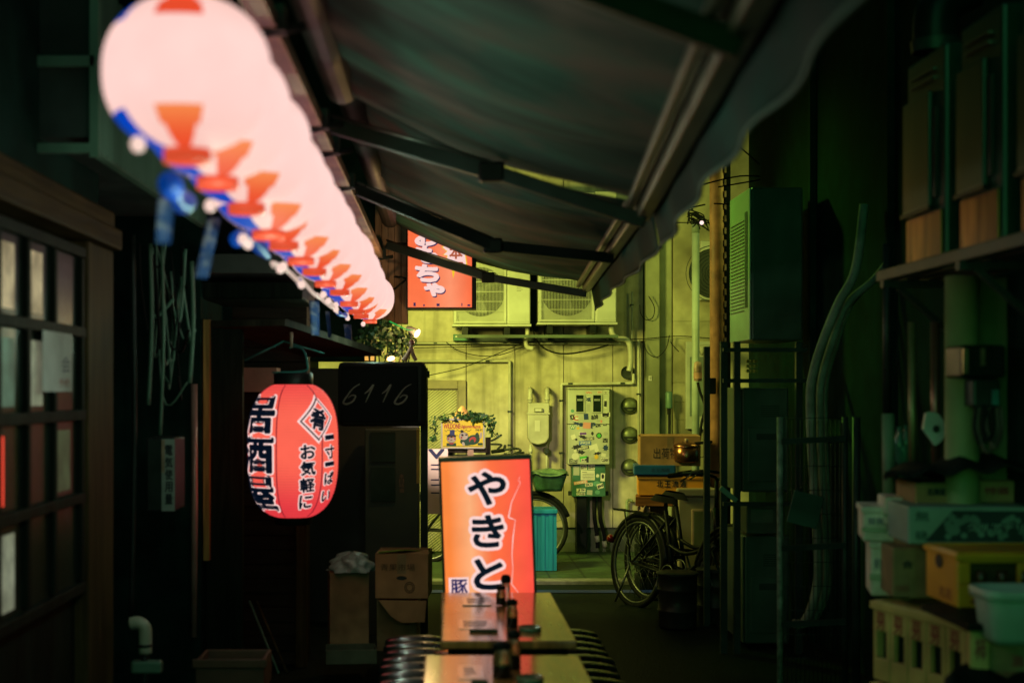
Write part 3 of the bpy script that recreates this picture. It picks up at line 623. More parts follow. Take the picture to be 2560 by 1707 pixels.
blob(632,820,84,86,0,.0012); blob(632,826,78,76,2,.0016); blob(632,780,82,34,0,.0018); blob(600,800,16,10,5,.002); blob(664,800,16,10,5,.002); blob(580,830,16,16,1,.0019); blob(690,830,16,16,1,.0019); blob(632,852,22,5,0,.002)
rect(604,672,690,770,3,.0022); rect(530,765,745,775,0,.0024); rect(545,905,715,962,4,.0013); blob(632,912,42,20,1,.0016)
blob(895,890,110,60,4,.0012,-8); blob(1020,850,120,88,4,.0013,14); blob(1090,800,40,80,4,.0014); blob(1155,770,22,62,2,.0017,-6); blob(1010,850,66,52,1,.0017,30); blob(1000,880,36,44,4,.0019,-30)
blob(850,785,86,72,0,.002); blob(848,785,80,66,2,.0022); blob(828,765,22,18,0,.0024,-30); blob(895,760,18,14,0,.0024); blob(812,808,17,17,1,.0024); blob(820,700,30,22,0,.0021); blob(845,920,24,36,2,.0018,20); rect(1100,905,1190,945,4,.0011)
mb.build('drawing', pm, t, sheet)
t = thing('paper_cone', 'orange lampshade cone standing on top of the yellow poster board', 'lampshade', P(1065,965,Ye+.12))
MB().lathe([(.085,0),(.062,.03),(.03,.07),(.012,.092),(0,.094)], P(1062,960,Ye+.12), 20).build('shade', M('orange_shade', (.75,.36,.18), .6, bump=.05), t)
MB().box(PX(1068,Ye+.2), PX(1102,Ye+.2), Ye+.14, Ye+.24, PZ(963,Ye+.2), PZ(948,Ye+.2)).build('base_block', grey_wood, t)
def leaves(mb, c, rad, n, size, seed, flat=1.0):
    rd = random.Random(seed)
    for _ in range(n):
        d = Vector((rd.gauss(0,1), rd.gauss(0,1), rd.gauss(0,1))).normalized()*(rd.random()**.4); p = Vector(c) + Vector((d.x*rad[0], d.y*rad[1], d.z*rad[2]))
        s = size*rd.uniform(.6,1.3); q = Matrix.Rotation(rd.uniform(0,6.28),3,'Z') @ Matrix.Rotation(rd.uniform(-1,1),3,'X') @ Matrix.Rotation(rd.uniform(0,6.28),3,'Y')
        mb.add([p + q @ Vector(k)*s for k in ((0,0,-.6),(.28,.05,-.35),(.62,0,-.2),(.3,.06,.1),(.15,0,.7),(-.15,0,.7),(-.3,.06,.1),(-.62,0,-.2),(-.28,.05,-.35))], [(0,1,8),(1,2,3),(1,3,7,8),(7,8,6),(3,4,5,6),(3,6,7)][0:1] + [(1,2,3),(8,6,7),(1,3,6,8),(3,4,5,6)])
mb = MB()
for (cx, cy, rx, rz, n) in ((1100,430,.12,.03,60), (720,430,.10,.03,24), (870,410,.10,.035,50), (1290,520,.06,.05,40), (1350,650,.05,.07,24), (480,450,.05,.03,16), (310,510,.035,.04,14), (330,640,.03,.05,10), (320,760,.03,.05,9), (310,850,.03,.05,10), (1430,770,.03,.02,6), (1060,500,.07,.03,18)):
    dx, dy = U(cx, cy); leaves(mb, P(dx, dy, Ye-.05), (rx,.04,rz), n, .024, int(cx+cy))
o = mb.build('foliage', [leaf_m]); iv = thing('ivy_garland', 'ivy garland trailing over the yellow poster frame', 'ivy', P(1063,965,Ye-.05)); o.parent = iv; o.data.transform(Matrix.Translation(-Vector(iv['base'])))
MB().tube(smooth_path([P(*U(310,880),Ye-.04), P(*U(350,700),Ye-.04), P(*U(360,520),Ye-.04), P(*U(480,420),Ye-.04), P(*U(700,390),Ye-.04), P(*U(1000,440),Ye-.04), P(*U(1250,500),Ye-.04), P(*U(1380,720),Ye-.04), P(*U(1440,780),Ye-.04)], 5), .003, seg=5).build('stem', dark_wood, iv)
# V placard
Yv = 10.2
t = thing('placard', 'pale pink placard with a big dark V leaning left of the orange sign', 'placard', P(1005,1200,Yv))
pl = MB().box(PX(975,Yv), PX(1029,Yv), Yv, Yv+.03, PZ(1180,Yv), PZ(1031,Yv)).build('board', paper_p, t)
mb = MB(); letters(mb, 'V', facing(Yv), PX(986,Yv), PX(1019,Yv), PZ(1052,Yv), PZ(1033,Yv), 0, .002, stroke=.006, sm=0, sd=.0024)
for i, (a, b) in enumerate(((1066,1010),(1076,1012),(1100,1008),(1112,1014),(1130,1009))): mb.box(PX(990,Yv), PX(b,Yv), Yv-.002, Yv-.0005, PZ(a+3,Yv), PZ(a,Yv))
mb.build('lettering', ink_navy, t, pl)

# ------------------------------------------------------------------ lit orange hanging sign
Ys = 9.6
t = thing('hanging_sign', 'orange lit box sign with white kana hanging from the wooden house', 'sign', P(1010,708,Ys))
x0, x1, z0, z1 = PX(937,Ys), PX(1084,Ys), PZ(706,Ys), PZ(440,Ys)
fr = MB().box(x0-.012,x1+.03,Ys,Ys+.2,z0-.012,z0).box(x0-.012,x1+.03,Ys,Ys+.2,z1,z1+.012).box(x0-.012,x0,Ys,Ys+.2,z0,z1).box(x1,x1+.03,Ys,Ys+.2,z0,z1).box(x0,x1,Ys+.1,Ys+.19,z0,z1).build('frame', black_metal, t)
om = sign_mat('orange_sign_face', (1.0,.17,.06), (1.0,.15,.055), (1.0,.34,.16), 2, -.62, .18, .32, .5, .95)
pn = MB().box(x0,x1,Ys+.012,Ys+.03,z0,z1).build('panel', sign_mat('orange_face', (1.0,.165,.055), (1.0,.15,.055), (1.0,.30,.15), 0, x0-P(1010,0,Ys).x, x1-P(1010,0,Ys).x, .66, .4, .95), t)
mb = MB(); F = facing(Ys+.012)
def sg(s, a, b, c, d, m, stw, rot=0, dep=.002):
    letters(mb, s, F, PX(a,Ys), PX(b,Ys), PZ(d,Ys), PZ(c,Ys), m, dep, stroke=stw, sm=m, sd=dep+.0003, rot=R(rot))
for s, a, b, c, d, r in (('お',955,1008,520,562,0),('も',955,1005,566,602,-4),('ち',955,1007,610,645,-5),('ゃ',976,1019,652,678,-8)):
    sg(s, a+2, b+2, c+2.5, d+2.5, 1, .009, r, .0015); sg(s, a, b, c, d, 0, .0085, r, .003)
bu = [(1017,568),(1025,560),(1030,520),(1056,515),(1060,560),(1075,570),(1067,578),(1071,604),(1069,612),(1060,615),(1026,606),(1028,586),(1019,585),(1028,577)]
mb.add([F(PX(a,Ys), PZ(b,Ys), .001) for a, b in [(1045+(a-1045)*1.10, 572+(b-572)*1.06) for a, b in bu]], [tuple(range(len(bu)))], 3)
mb.add([F(PX(a,Ys), PZ(b,Ys), .002) for a, b in bu], [tuple(range(len(bu)))], 0)
mb.add([F(PX(a,Ys), PZ(b,Ys), .002) for a, b in ((1038,620),(1046,619),(1041,640))], [(0,1,2)], 3)
sg('本',1033,1062,565,594,4,.003,0,.003); sg('一',1033,1063,603,611,4,.004,0,.003)
for q in ((950,695),(972,699),(1003,697),(1060,696),(1074,699)): mb.box(PX(q[0],Ys), PX(q[0]+random.uniform(2,7),Ys), Ys+.010, Ys+.0115, PZ(703,Ys), PZ(q[1],Ys), 1)
mb.build('lettering', [white_let, navy_let, ink, EM('lit_yellow', (1.0,.62,.02), .9), EM('lit_brown_letter', (.55,.12,.05), .8)], t, pn)
MB().tube([P(905,635,Ys+.1), P(936,640,Ys+.1)], .008, seg=6).tube([P(905,665,Ys+.1), P(936,640,Ys+.1)], .008, seg=6).tube([P(905,560,Ys+.1), P(936,560,Ys+.1)], .008, seg=6).build('bracket', black_metal, t)

# ------------------------------------------------------------------ standing yakitori sign
Yk = 6.55; roll = R(-2.1)
piv = P(1123, 1400, Yk); piv.z = .0
rootk = thing('standing_sign', 'orange and red lit standing sign behind the tables', 'sign', piv, rot=(0, roll, 0))
Rk = Matrix.Rotation(-roll, 3, 'Y')
def K(dx, dy): q = Rk @ (P(dx, dy, Yk) - piv); return q.x, q.z
a0, a1 = K(1013,1064)[0], K(1216,1058)[0]; zt = K(1112,1058)[1]; zb0 = .16
Fk = lambda u, v, d: Vector((u, -d, v))
fw = .02
fr = MB().box(a0-fw+.008,a1+fw-.008,0,.14,zb0-fw,zb0).box(a0-fw+.008,a1+fw-.008,0,.14,zt,zt+fw).box(a0-fw+.008,a0,0,.14,zb0,zt).box(a1,a1+fw-.008,0,.14,zb0,zt).box(a0,a1,.1,.135,zb0,zt).build('frame', M('green_grey_frame', (.085,.11,.10), .4, metal=.3), rootk, bev=.004)
for q in (a0+.04, a1-.04): MB().box(q-.015,q+.015,-.12,.26,.0,.03).box(q-.012,q+.012,.05,.08,.03,zb0-fw-.001).build('foot', dark_steel, rootk)
pn = MB().box(a0,a1,.008,.03,zb0,zt).build('panel', sign_mat('yakitori_face', (1.0,.24,.045), (1.0,.080,.055), (1.0,.44,.20), 0, a0, a1, .31, .24, 1.0), rootk)
mb = MB()
def ky(s, a, b, c, d, rot=0, stw=.0205, bold=.0055, mat=1, sh=0):
    ua, va = K(a, d); ub, vb = K(b, c); g = .0085
    letters(mb, s, lambda u, v, dd: Fk(u, v, dd-.008), ua+bold, ub-bold, va+bold, vb-bold, 0, .002, stroke=stw, sm=0, sd=.0012, rot=R(rot), shear=sh)
    letters(mb, s, lambda u, v, dd: Fk(u, v, dd-.008), ua+bold, ub-bold, va+bold, vb-bold, mat, .0035, stroke=bold, sm=mat, sd=.0038, rot=R(rot), shear=sh)
ky('や',1076,1162,1081,1162,3); ky('き',1085,1157,1181,1259); ky('と',1089,1158,1281,1356,0); ky('り',1094,1150,1382,1450)
ua, va = K(1032,1372); ub, vb = K(1077,1325)
mb.add([Fk(a, b, -.0065) for a, b in ((ua,va),(ub,va),(ub,vb),(ua,vb))], [(0,1,2,3)], 0)
ky('豚',1036,1074,1329,1368,0,.004,.0018,2)
ck = [(1035,290),(1015,335),(1040,350),(945,560),(915,715),(985,740),(960,930),(950,1100),(960,1250),(945,1400),(1010,1480),(1000,1700)]
cw = [.0006,.0007,.0007,.0014,.0028,.0008,.0022,.0014,.0009,.0018,.0008,.0005]
pts = [K((1050+a/4.126)/1.0884, (1120+b/4.126)/1.0884) for a, b in ck]
for i in range(len(pts)-1):
    p, q = Vector(pts[i]), Vector(pts[i+1]); n = Vector((-(q-p).y, (q-p).x)).normalized()
    mb.add([Fk(z.x, z.y, -.0068+.0003*(i % 2)) for z in (p+n*cw[i], p-n*cw[i], q-n*cw[i+1], q+n*cw[i+1])], [(0,1,2,3)], 0)
mb.build('lettering', [white_let, black_let, navy_let], rootk, pn)

# ------------------------------------------------------------------ red paper lantern
lc = P(674, 1034, 7.2); RR, HH = .225, .675
def rprof(z): return RR*(max(0, 1 - abs(z/(HH*.512))**3.0))**(1/2.6)
t = thing('red_lantern', 'big red paper lantern lettered in black hanging by the left wall', 'lantern', (lc.x, lc.y, lc.z-HH/2))
prof = []; N = 84
for i in range(N+1):
    z = -HH/2 + HH*i/N; prof.append((rprof(z)*(1 + (.008 if i % 2 else -.004)), z))
body = MB().lathe(prof, lc, 56).build('paper_body', red_lan, t)
def FL(u, v, d):      # u = azimuth arc from the camera side, v = height about the middle
    r = rprof(v)*1.008 + .0015 + d; a = u/RR
    return lc + Vector((r*math.sin(a), -r*math.cos(a), v))
mb = MB()
for k in range(6):
    a0_ = (-.27 + k*math.pi/3)*RR; q = [FL(a0_, -HH/2 + .01 + (HH-.02)*i/24, 0) for i in range(25)]; mb.tube(q, .0035, seg=5)
mb.build('seam', seam_m, t, body)
mb = MB()
def lt(s, az, wd, zc, ht, stw, bold, rot=0, sh=0):
    u = R(az)*RR
    letters(mb, s, FL, u-wd/2, u+wd/2, zc-ht/2, zc+ht/2, 0, .003, stroke=stw, sm=0, sd=.0028, maxe=.02, rot=R(rot), shear=sh)
    letters(mb, s, FL, u-wd/2, u+wd/2, zc-ht/2, zc+ht/2, 1, .0055, stroke=bold, sm=1, sd=.0056, maxe=.02, rot=R(rot), shear=sh)
kz = 7.2/FD
for s, y in (('居', 951), ('酒', 1040), ('屋', 1128)): lt(s, -50, .235, -(y-1034)*kz, .170, .0165, .0085)
for s, y in (('お',1033),('気',1070),('軽',1108),('に',1146)): lt(s, 24, .072, -(y-1034)*kz, .066, .009, .003, 4)
for s, y, h in (('一',1002,.018),('寸',1035,.062),('一',1062,.016),('ぱ',1094,.058),('い',1135,.050)): lt(s, 57, .066, -(y-1034)*kz, h, .008, .003, 4)
dz = -(961-1034)*kz; du = R(39)*RR
def dia(hw, hh, m, d, n=6):
    cs = [(du-hw, dz-.01), (du+.0, dz-hh), (du+hw, dz+.01), (du+.015, dz+hh)]
    pts = []
    for i in range(4):
        a, b = cs[i], cs[(i+1) % 4]; pts += [(a[0]+(b[0]-a[0])*k/n, a[1]+(b[1]-a[1])*k/n) for k in range(n)]
    g = []
    for s_ in (1, .75, .5, .25): g.append([FL(du+(u-du)*s_, dz+(v-dz)*s_, d) for u, v in pts])
    nn = len(pts); vs = sum(g, []) + [FL(du, dz, d)]; fs = []
    for r_ in range(3): fs += [(r_*nn+i, r_*nn+(i+1) % nn, (r_+1)*nn+(i+1) % nn, (r_+1)*nn+i) for i in range(nn)]
    fs += [(3*nn+i, 3*nn+(i+1) % nn, 4*nn) for i in range(nn)]
    mb.add(vs, fs, m)
dia(.112, .122, 0, .0012); dia(.098, .107, 1, .0024); dia(.088, .096, 0, .0036); dia(.076, .084, 2, .0048)
letters(mb, '肴', FL, du-.042, du+.042, dz-.05, dz+.05, 0, .006, stroke=.009, sm=0, sd=.0058, maxe=.02, rot=R(-12))
letters(mb, '肴', FL, du-.042, du+.042, dz-.05, dz+.05, 1, .008, stroke=.004, sm=1, sd=.0084, maxe=.02, rot=R(-12))
mb.build('lettering', [white_let, black_let, red_lan], t, body)
rt = rprof(HH/2*.98)
MB().lathe([(rt*.98,HH/2-.005),(rt,HH/2+.05),(rt*.9,HH/2+.055),(0,HH/2+.055)], lc, 28).build('top_cap', black_metal, t)
MB().lathe([(0,-HH/2-.035),(rt*.9,-HH/2-.035),(rt,-HH/2+.004)], lc, 28).build('bottom_cap', black_metal, t)
teal_wire = M('teal_wire', (.05,.25,.24), .4, metal=.5)
MB().tube(smooth_path([lc+Vector((-.10,-.05,HH/2+.055)), lc+Vector((.06,-.05,HH/2+.062)), lc+Vector((.075,-.05,HH/2+.10)), lc+Vector((.055,-.03,HH/2+.165)), lc+Vector((.01,0,HH/2+.185)), lc+Vector((-.02,0,HH/2+.18))], 6), .006, seg=6).build('handle', teal_wire, t)
MB().tube([lc+Vector((-.01,0,HH/2+.18)), lc+Vector((-.01,0,HH/2+.26))], .008, seg=6).build('hook', rust, t)

# ------------------------------------------------------------------ row of white lanterns
LX, LZ, LR = -.460, 2.185, .15
lan = local('white_lantern', 'white paper lantern', 'lantern', 'white lanterns hung in a row along the awning')
def lr(t): return LR*(max(0, 1-abs(t)**2.3))**(1/2.1)
LE = .975; LS = .93
prof = []; N = 46
for i in range(N+1):
    tt = -LE + 2*LE*i/N; prof.append((lr(tt)*(1+(.006 if i % 2 else -.006)), tt*LR*LS))
SEG = 96
def lm(i, k):
    tt = -LE + 2*LE*(i+.5)/N; an = (k+.5)/SEG*2*math.pi          # 0 = +X, 3pi/2 = towards the camera
    a = abs(tt)
    if a < .57: return 0
    for q, mt, wd in ((1.5*math.pi, 1, .34-(a-.52)*.20), (1.06*math.pi, 2, .50)) + (((0.0, 3, .22),) if tt > 0 else ()):
        df_ = abs((an-q+math.pi) % (2*math.pi)-math.pi)
        if df_ < wd: return (3 if tt > 0 else 1) if mt == 1 else mt
    return 0
body = MB().lathe(prof, (0,0,0), SEG, mfn=lm).build('paper_body', [lantern_w, lantern_o, lantern_b, lantern_r], lan)
rr_ = lr(LE)
MB().lathe([(rr_*.9,-LR*LE*LS-.022),(rr_*1.12,-LR*LE*LS-.022),(rr_*1.12,-LR*LE*LS+.004),(rr_*.9,-LR*LE*LS+.004)], (0,0,0), 28).build('bottom_ring', ring_m, lan)
MB().lathe([(0,LR*LE*LS+.02),(rr_*1.1,LR*LE*LS+.02),(rr_*1.12,LR*LE*LS-.004)], (0,0,0), 28).build('top_ring', ring_m, lan)
MB().tube([(0,0,LR*LE*LS+.02),(0,0,LR*LE*LS+.10)], .004, seg=6).build('hanger', black_metal, lan)
ly = [2.55, 2.92, 3.30, 3.72, 4.15, 4.62, 5.1, 5.6, 6.15, 6.72, 7.4, 8.1, 8.8]
lword = ['nearest the camera, filling the upper left', 'second in the row, just behind the nearest one', 'third in the row counted from the camera', 'fourth in the row counted from the camera', 'fifth in the row counted from the camera', 'sixth in the row counted from the camera', 'seventh in the row counted from the camera', 'sixth from the far end of the row', 'fifth from the far end of the row', 'fourth from the far end of the row', 'third from the far end of the row', 'last but one at the far end of the row', 'last at the far end above the plants']
for i, y in enumerate(ly):
    rz = random.uniform(.35,.75) if i else .06
    loc = (LX + random.uniform(-.012,.012)*(i > 0), y, LZ + random.uniform(-.015,.01)*(i > 0))
    lb = 'white paper lantern with orange wedges, ' + lword[i]
    if i == 0: lan.location = loc; lan.rotation_euler = (0,0,rz); lan['label'] = lb
    else: dup(lan, loc, (0,0,rz), lb)
tag(MB().tube([(LX, 1.9, LZ+.26), (LX, 5.5, LZ+.235), (LX, 9.4, LZ+.255)], .006, seg=6).build('lantern_wire', black_metal, base=(LX,1.9,LZ+.26)), 'black wire along the awning from which the white lanterns hang', 'wire')
# blue garland of bulbs under the row
sb = thing('blue_streamer', 'blue and white streamer rope with small bulbs running under the white lanterns', 'garland', (LX-.1, 3, LZ-.2))
bp_ = [Vector((LX-.085+.02*math.sin(i*1.7), 2.5+i*.22, LZ-.125-.05*abs(math.sin(i*.9)))) for i in range(30)]
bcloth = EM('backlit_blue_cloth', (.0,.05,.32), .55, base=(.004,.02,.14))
for a_, b_, r_ in ((1,4,.026),(6,9,.024),(13,15,.012),(22,25,.014)): MB().tube(smooth_path(bp_[a_:b_], 5), [r_*(.7+.3*math.sin(k*1.1)) for k in range(5*(b_-a_-1)+1)], seg=10).build('rope', bcloth, sb)
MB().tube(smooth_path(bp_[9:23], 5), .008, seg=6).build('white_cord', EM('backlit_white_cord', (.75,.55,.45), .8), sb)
for i, p in enumerate(bp_):
    if i % 3 == 0 or i % 5 == 0: MB().lathe([(0,-.015),(.010,-.011),(.014,0),(.010,.011),(0,.015)], p+Vector((.012+.012*(i % 4),-.022,-.012)), 12).build('bulb', bulb_w, sb)
for y_, e_ in ((2.75,4.6), (3.65,4.4), (4.55,3.6), (5.5,2.8), (6.5,2.6), (7.6,2.6), (8.7,2.6)): point('lantern_fill_light', (LX+.03, y_, LZ-.30), e_, (.58,1.0,.72), .02)  # added teal fill below the row, standing in for the lanterns' own light
scloth = M('blue_white_print', (.005,.028,.13), .7, var=.5, sc=22, bump=.1, patch=(.20,.17,.20), psc=26)
for i, (a, b, c, d, Y) in enumerate(((492,500,462,640,3.9), (382,455,374,560,3.0), (722,690,725,770,6.6), (798,745,803,812,8.4), (752,715,757,775,7.2))):
    lb = ('blue and white printed streamer twisting below the nearer lanterns', 'dark blue streamer hanging in front of the metal fascia', 'blue and white streamer hanging left of the far lanterns', 'blue and white streamer hanging at the far end of the lanterns', 'thin dark streamer between the two far blue ones')[i]
    p0, p1 = P(a,b,Y), P(c,d,Y); n = 14; wd = (.019,.017,.024,.026,.014)[i]
    mb = MB()
    def fn(uu, vv):
        q = p0.lerp(p1, vv); tw = vv*.9+i*.4
        return q + Vector((math.cos(tw)*.25+.75, math.sin(tw)*.6, 0))*(uu-.5)*2*wd
    mb.grid(fn, 3, n); tag(mb.build('streamer', scloth, base=p0, solid=.003), lb, 'streamer', 'streamers hanging from the lantern row')

# ------------------------------------------------------------------ awnings
BX, BZ = -.45, 2.55
t = thing('awning_rail', 'rusty pale steel rail running above the white lanterns', 'rail', (BX, 5, BZ))
MB().beam((BX,1.6,BZ),(BX,10.0,BZ), .06, .045).build('rail_bar', M('pale_rusty_rail', (.85,.52,.40), .45, var=.45, sc=5, bump=.2), t, bev=.004)
for y in (3.6, 4.93, 5.45, 6.38, 9.8): MB().box(BX-.036, BX+.05, y-.03, y+.03, BZ-.028, BZ+.04).tube([(BX-.03,y,BZ-.03),(BX+.10,y,BZ-.01)], .012, seg=8).build('clamp', dark_steel, t)
def awning(label, y0, y1, zl, xr0, xr1, zr, sag, arms, val, edge):
    t = thing('awning', label, 'awning', (BX+.1, y0, zr), 'awnings over the alley'); xl = -.33
    def zfab(u, v):
        z = zl + (zr-zl)*u - sag*math.sin(math.pi*u)*(.75+.25*math.cos(v*9))
        return z + .012*math.sin(v*23+u*4) + .006*math.sin(v*51+u*9)
    def fab(u, v):
        xr = xr0 + (xr1-xr0)*v; y = y0 + (y1-y0)*v + edge*math.sin(math.pi*u)*v
        return Vector((xl + (xr-xl)*u, y, zfab(u, v)))
    MB().grid(fab, 24, 36).build('canopy', awning_m, t, solid=.003)
    MB().tube([(xl-.03,y0-.05,zl+.03),(xl-.03,y1+.05,zl+.03)], .062, seg=14).build('roller', M('dark_roller', (.035,.033,.03), .5), t)
    MB().beam((xr0,y0-.03,zr-.02),(xr1,y1+.03,zr-.02), .05, .07).beam((xr0-.05,y0-.03,zr-.01),(xr1-.05,y1+.03,zr-.01), .03, .03).build('front_bar', M('bronze_bar', (.22,.19,.13), .4, metal=.5, var=.3), t, bev=.006)
    def vf(u, v):
        xr = xr0 + (xr1-xr0)*v; d = val*u
        return Vector((xr+.035+.03*u+.008*math.sin(v*7)*u + .012*u*math.sin(v*31), y0-.03+(y1-y0+.06)*v, zr-.01-d*(1+.03*math.sin(v*8+.6))))
    MB().grid(vf, 6, 44).build('valance', valance_m, t, solid=.003)
    MB().tube([vf(1, k/60) for k in range(61)], .006, seg=6).build('hem', M('faded_hem', (.10,.16,.13), .7), t)
    for (ya, yb, z0, dk) in arms:
        k = (yb-y0)/(y1-y0); xr = xr0+(xr1-xr0)*k
        A = Vector((BX+.06, ya, z0)); B = Vector((xr, yb, zr-.07)); mid = A.lerp(B, .52) + Vector((-.01,0,dk))
        am = MB().beam(A, mid, .03, .055).build('arm', dark_steel, t, bev=.005)
        MB().beam(mid+Vector((.01,-.004,-.001)), B, .026, .05).build('forearm', dark_steel, t, am, bev=.005)
        MB().cbox(mid, (.09,.045,.07)).build('elbow', black_metal, t, am, bev=.01)
        MB().tube([A+Vector((0,-.02,.03)), mid+Vector((0,-.02,.032))], .007, seg=6).build('cable', steel, t, am)
    return t
awning('weathered dark awning nearest the camera, overhead', 1.5, 4.98, 2.66, .435, .70, 2.27, .055, [(4.95,4.9,2.54,.012),(2.45,2.4,2.55,0)], .135, .10)
awning('smaller sagging awning farther down the alley', 5.35, 9.5, 2.74, .74, .95, 2.33, .09, [(6.38,6.9,2.52,-.09),(9.6,9.45,2.60,-.05)], .16, .35)

# ------------------------------------------------------------------ left: tavern with lattice window
XL = -1.3
t = thing('tavern_building', 'dark wooden tavern front with a lattice window on the left', 'building', (XL, 4, 0))
MB().box(XL-.5, XL-.05, .5, 5.6, 0, .88).build('base_wall', dark_wood, t)
MB().box(XL-.5, XL-.06, .5, 5.6, 2.32, 6.5).build('upper_wall', dark_wall, t)
MB().box(XL-.1, XL+.03, .5, 5.62, 2.17, 2.25).box(XL-.14, XL+.0, .5, 5.62, 2.252, 2.32).build('lintel', brown_wood_y, t, bev=.008)
MB().box(XL-.3, XL, 5.2, 5.6, 0, 2.168).build('post', brown_wood, t, bev=.01)
MB().box(XL-.6, XL-.45, .5, 5.6, .88, 2.3).build('inner_wall', dark_wall, t)
lw = MB()
ys_ = [3.25,3.55,3.87,4.2,4.5,4.81,5.17]
for i, y in enumerate(ys_): lw.box(XL-.05, XL-.01, y-.017, y+.017, .93, 2.1)
for z in (.905,1.23,1.53,1.83,2.12): lw.box(XL-.052, XL-.006, .6, 5.195, z-.019, z+.019)
win = lw.build('lattice_window', dark_wood, t, bev=.004)
posters = {(3,3):0,(4,3):0,(4,2):1,(3,2):2,(3,1):3,(2,3):0,(5,1):4,(3,0):1}
pcol = [M('faded_poster', (.80,.56,.34), .7, emis=.42, var=.6, sc=9, bump=0, grime=.5), M('pale_poster', (.62,.62,.46), .7, emis=.22, var=.4, sc=14, bump=0), M('green_poster', (.10,.17,.12), .6, emis=.35, var=.6, sc=9, bump=0), EM('red_lit_paper', (.9,.06,.03), 1.0), M('olive_poster', (.13,.16,.08), .6, emis=.3, var=.5, bump=0)]  # posters emit their own colour, standing in for light from indoors
zz = [.925,1.249,1.549,1.849,2.101]
for i in range(len(ys_)-1):
    for j in range(4):
        z0, z1 = zz[j], (zz[j+1]-.038 if j < 3 else 2.101); y0, y1 = ys_[i]+.017, ys_[i+1]-.017
        MB().box(XL-.036, XL-.030, y0, y1, z0, z1).build('pane', glass_dark, t, win)
        k = posters.get((i, j))
        if k is not None:
            f = .72 if k != 3 else .25
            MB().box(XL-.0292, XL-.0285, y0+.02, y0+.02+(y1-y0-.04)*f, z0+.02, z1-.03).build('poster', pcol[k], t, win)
nt_ = thing('paper_notice', 'white paper notice pasted on the tavern lattice', 'notice', (XL, 4.9, 1.6))
sh = MB().box(XL-.005, XL-.002, 4.62, 4.98, 1.615, 1.815).build('sheet', M('notice_paper', (.55,.55,.52), .8, var=.15, bump=.02), nt_)
mb = MB(); FN = lambda u, v, d: Vector((XL-.002+d, u, v))
letters(mb, '会', FN, 4.84, 4.95, 1.68, 1.735, 0, .001); letters(mb, '予約', FN, 4.80, 4.95, 1.63, 1.66, 1, .001); mb.build('lettering', [ink_navy, ink_red], nt_, sh)
# overhanging box with corrugated fascia
t = thing('metal_canopy_box', 'corrugated grey metal box over the tavern window', 'canopy', (XL, 5, 2.42))
mb = MB()
n = 60; x_ = -1.17
pts = []
for i in range(n+1):
    y = 4.78 + (6.96-4.78)*i/n; pts.append((x_ + (.016 if i % 2 else 0), y))
vs = [(x, y, 2.42) for x, y in pts] + [(x, y, 3.0) for x, y in pts]
mb.add(vs, [(i, i+1, n+2+i, n+1+i) for i in range(n)]); mb.build('fascia', teal_metal, t, solid=.004)
MB().box(-2.2, x_-.006, 4.78, 6.96, 2.47, 3.0).build('casing', M('dark_casing', (.04,.05,.045), .6), t)
MB().beam((x_-.01,4.77,2.43),(x_-.01,6.97,2.43), .03, .03).beam((-2.1,4.77,2.43),(x_,4.77,2.43), .03, .03).beam((-2.1,4.765,2.72),(x_,4.765,2.72), .02, .035).beam((x_,4.765,2.4),(x_,4.765,3.0), .03, .02).build('edge_trim', teal_metal, t)
MB().box(-1.95, -1.45, 4.70, 4.775, 2.47, 2.70).build('side_panel', dark_wall, t, bev=.01)
tag(MB().beam((-2.0,3.0,3.05),(-.6,3.2,3.12), .05, .08).build('timber_beam', dark_wood, base=(-1.3,3.1,3.05)), 'dark timber beam crossing the top left corner above the lantern', 'beam')

# gap between the houses: pipes, cables, meter
t = thing('side_passage_wall', 'black recessed wall of the gap behind the tavern post', 'wall', (-1.75, 6.5, 0))
MB().box(-2.2, -1.75, 5.6, 7.3, 0, 6.5).build('wall', black_wall, t)
for i, (x, y0, y1, r, mt) in enumerate(((305,540,1425,6,dark_steel),(345,560,930,5,teal_metal),(372,560,1000,4,teal_metal),(320,560,760,3,rubber),(440,600,880,5,teal_metal))):
    Y = 6.3; p = [P(x,y0,Y), P(x+4,(y0+y1)/2,Y), P(x-4 if i != 3 else x+20, y1, Y)]
    tag(MB().tube(smooth_path(p,5), r/FD*Y, seg=8).build('drain_pipe', mt, base=p[-1]), ('thick dark pipe running down behind the tavern post', 'short grey green pipe in the gap by the post', 'black cable dropping straight down in the gap', 'short black cable nearest the tavern post', 'dark pipe beneath the metal canopy end')[i], 'pipe', 'pipes and cables in the gap')
rdm = random.Random(3)
gp = M('dusty_cable', (.14,.27,.20), .6)
t = thing('cable_tangle', 'tangle of dusty cables hanging in the gap below the canopy', 'cables', P(390,600,6.6))
for i in range(16):
    x0_ = rdm.uniform(330,430); y0_ = rdm.uniform(520,640); x1_ = rdm.uniform(320,450); y1_ = rdm.uniform(650,880)
    MB().tube(smooth_path([P(x0_,y0_,6.5), P((x0_+x1_)/2+rdm.uniform(-25,25), max(y0_,y1_)+rdm.uniform(-10,45), 6.4+rdm.uniform(0,.3)), P(x1_,y1_,6.5)],6), rdm.uniform(.004,.009), seg=5).build('cable', gp if i % 3 else rubber, t)
t = thing('wall_meter', 'grey box with a white lettered side panel in the gap', 'meter box', P(380,1175,6.4))
Ym = 6.4; mc = MB().box(PX(335,Ym), PX(402,Ym), Ym, Ym+.25, PZ(1175,Ym), PZ(1005,Ym)).build('casing', dark_steel, t, bev=.01)
pl = MB().box(PX(372,Ym), PX(402,Ym), Ym-.006, Ym-.001, PZ(1173,Ym), PZ(1008,Ym)).build('plate', M('dirty_plate', (.36,.40,.36), .6, var=.25), t)
mb = MB()
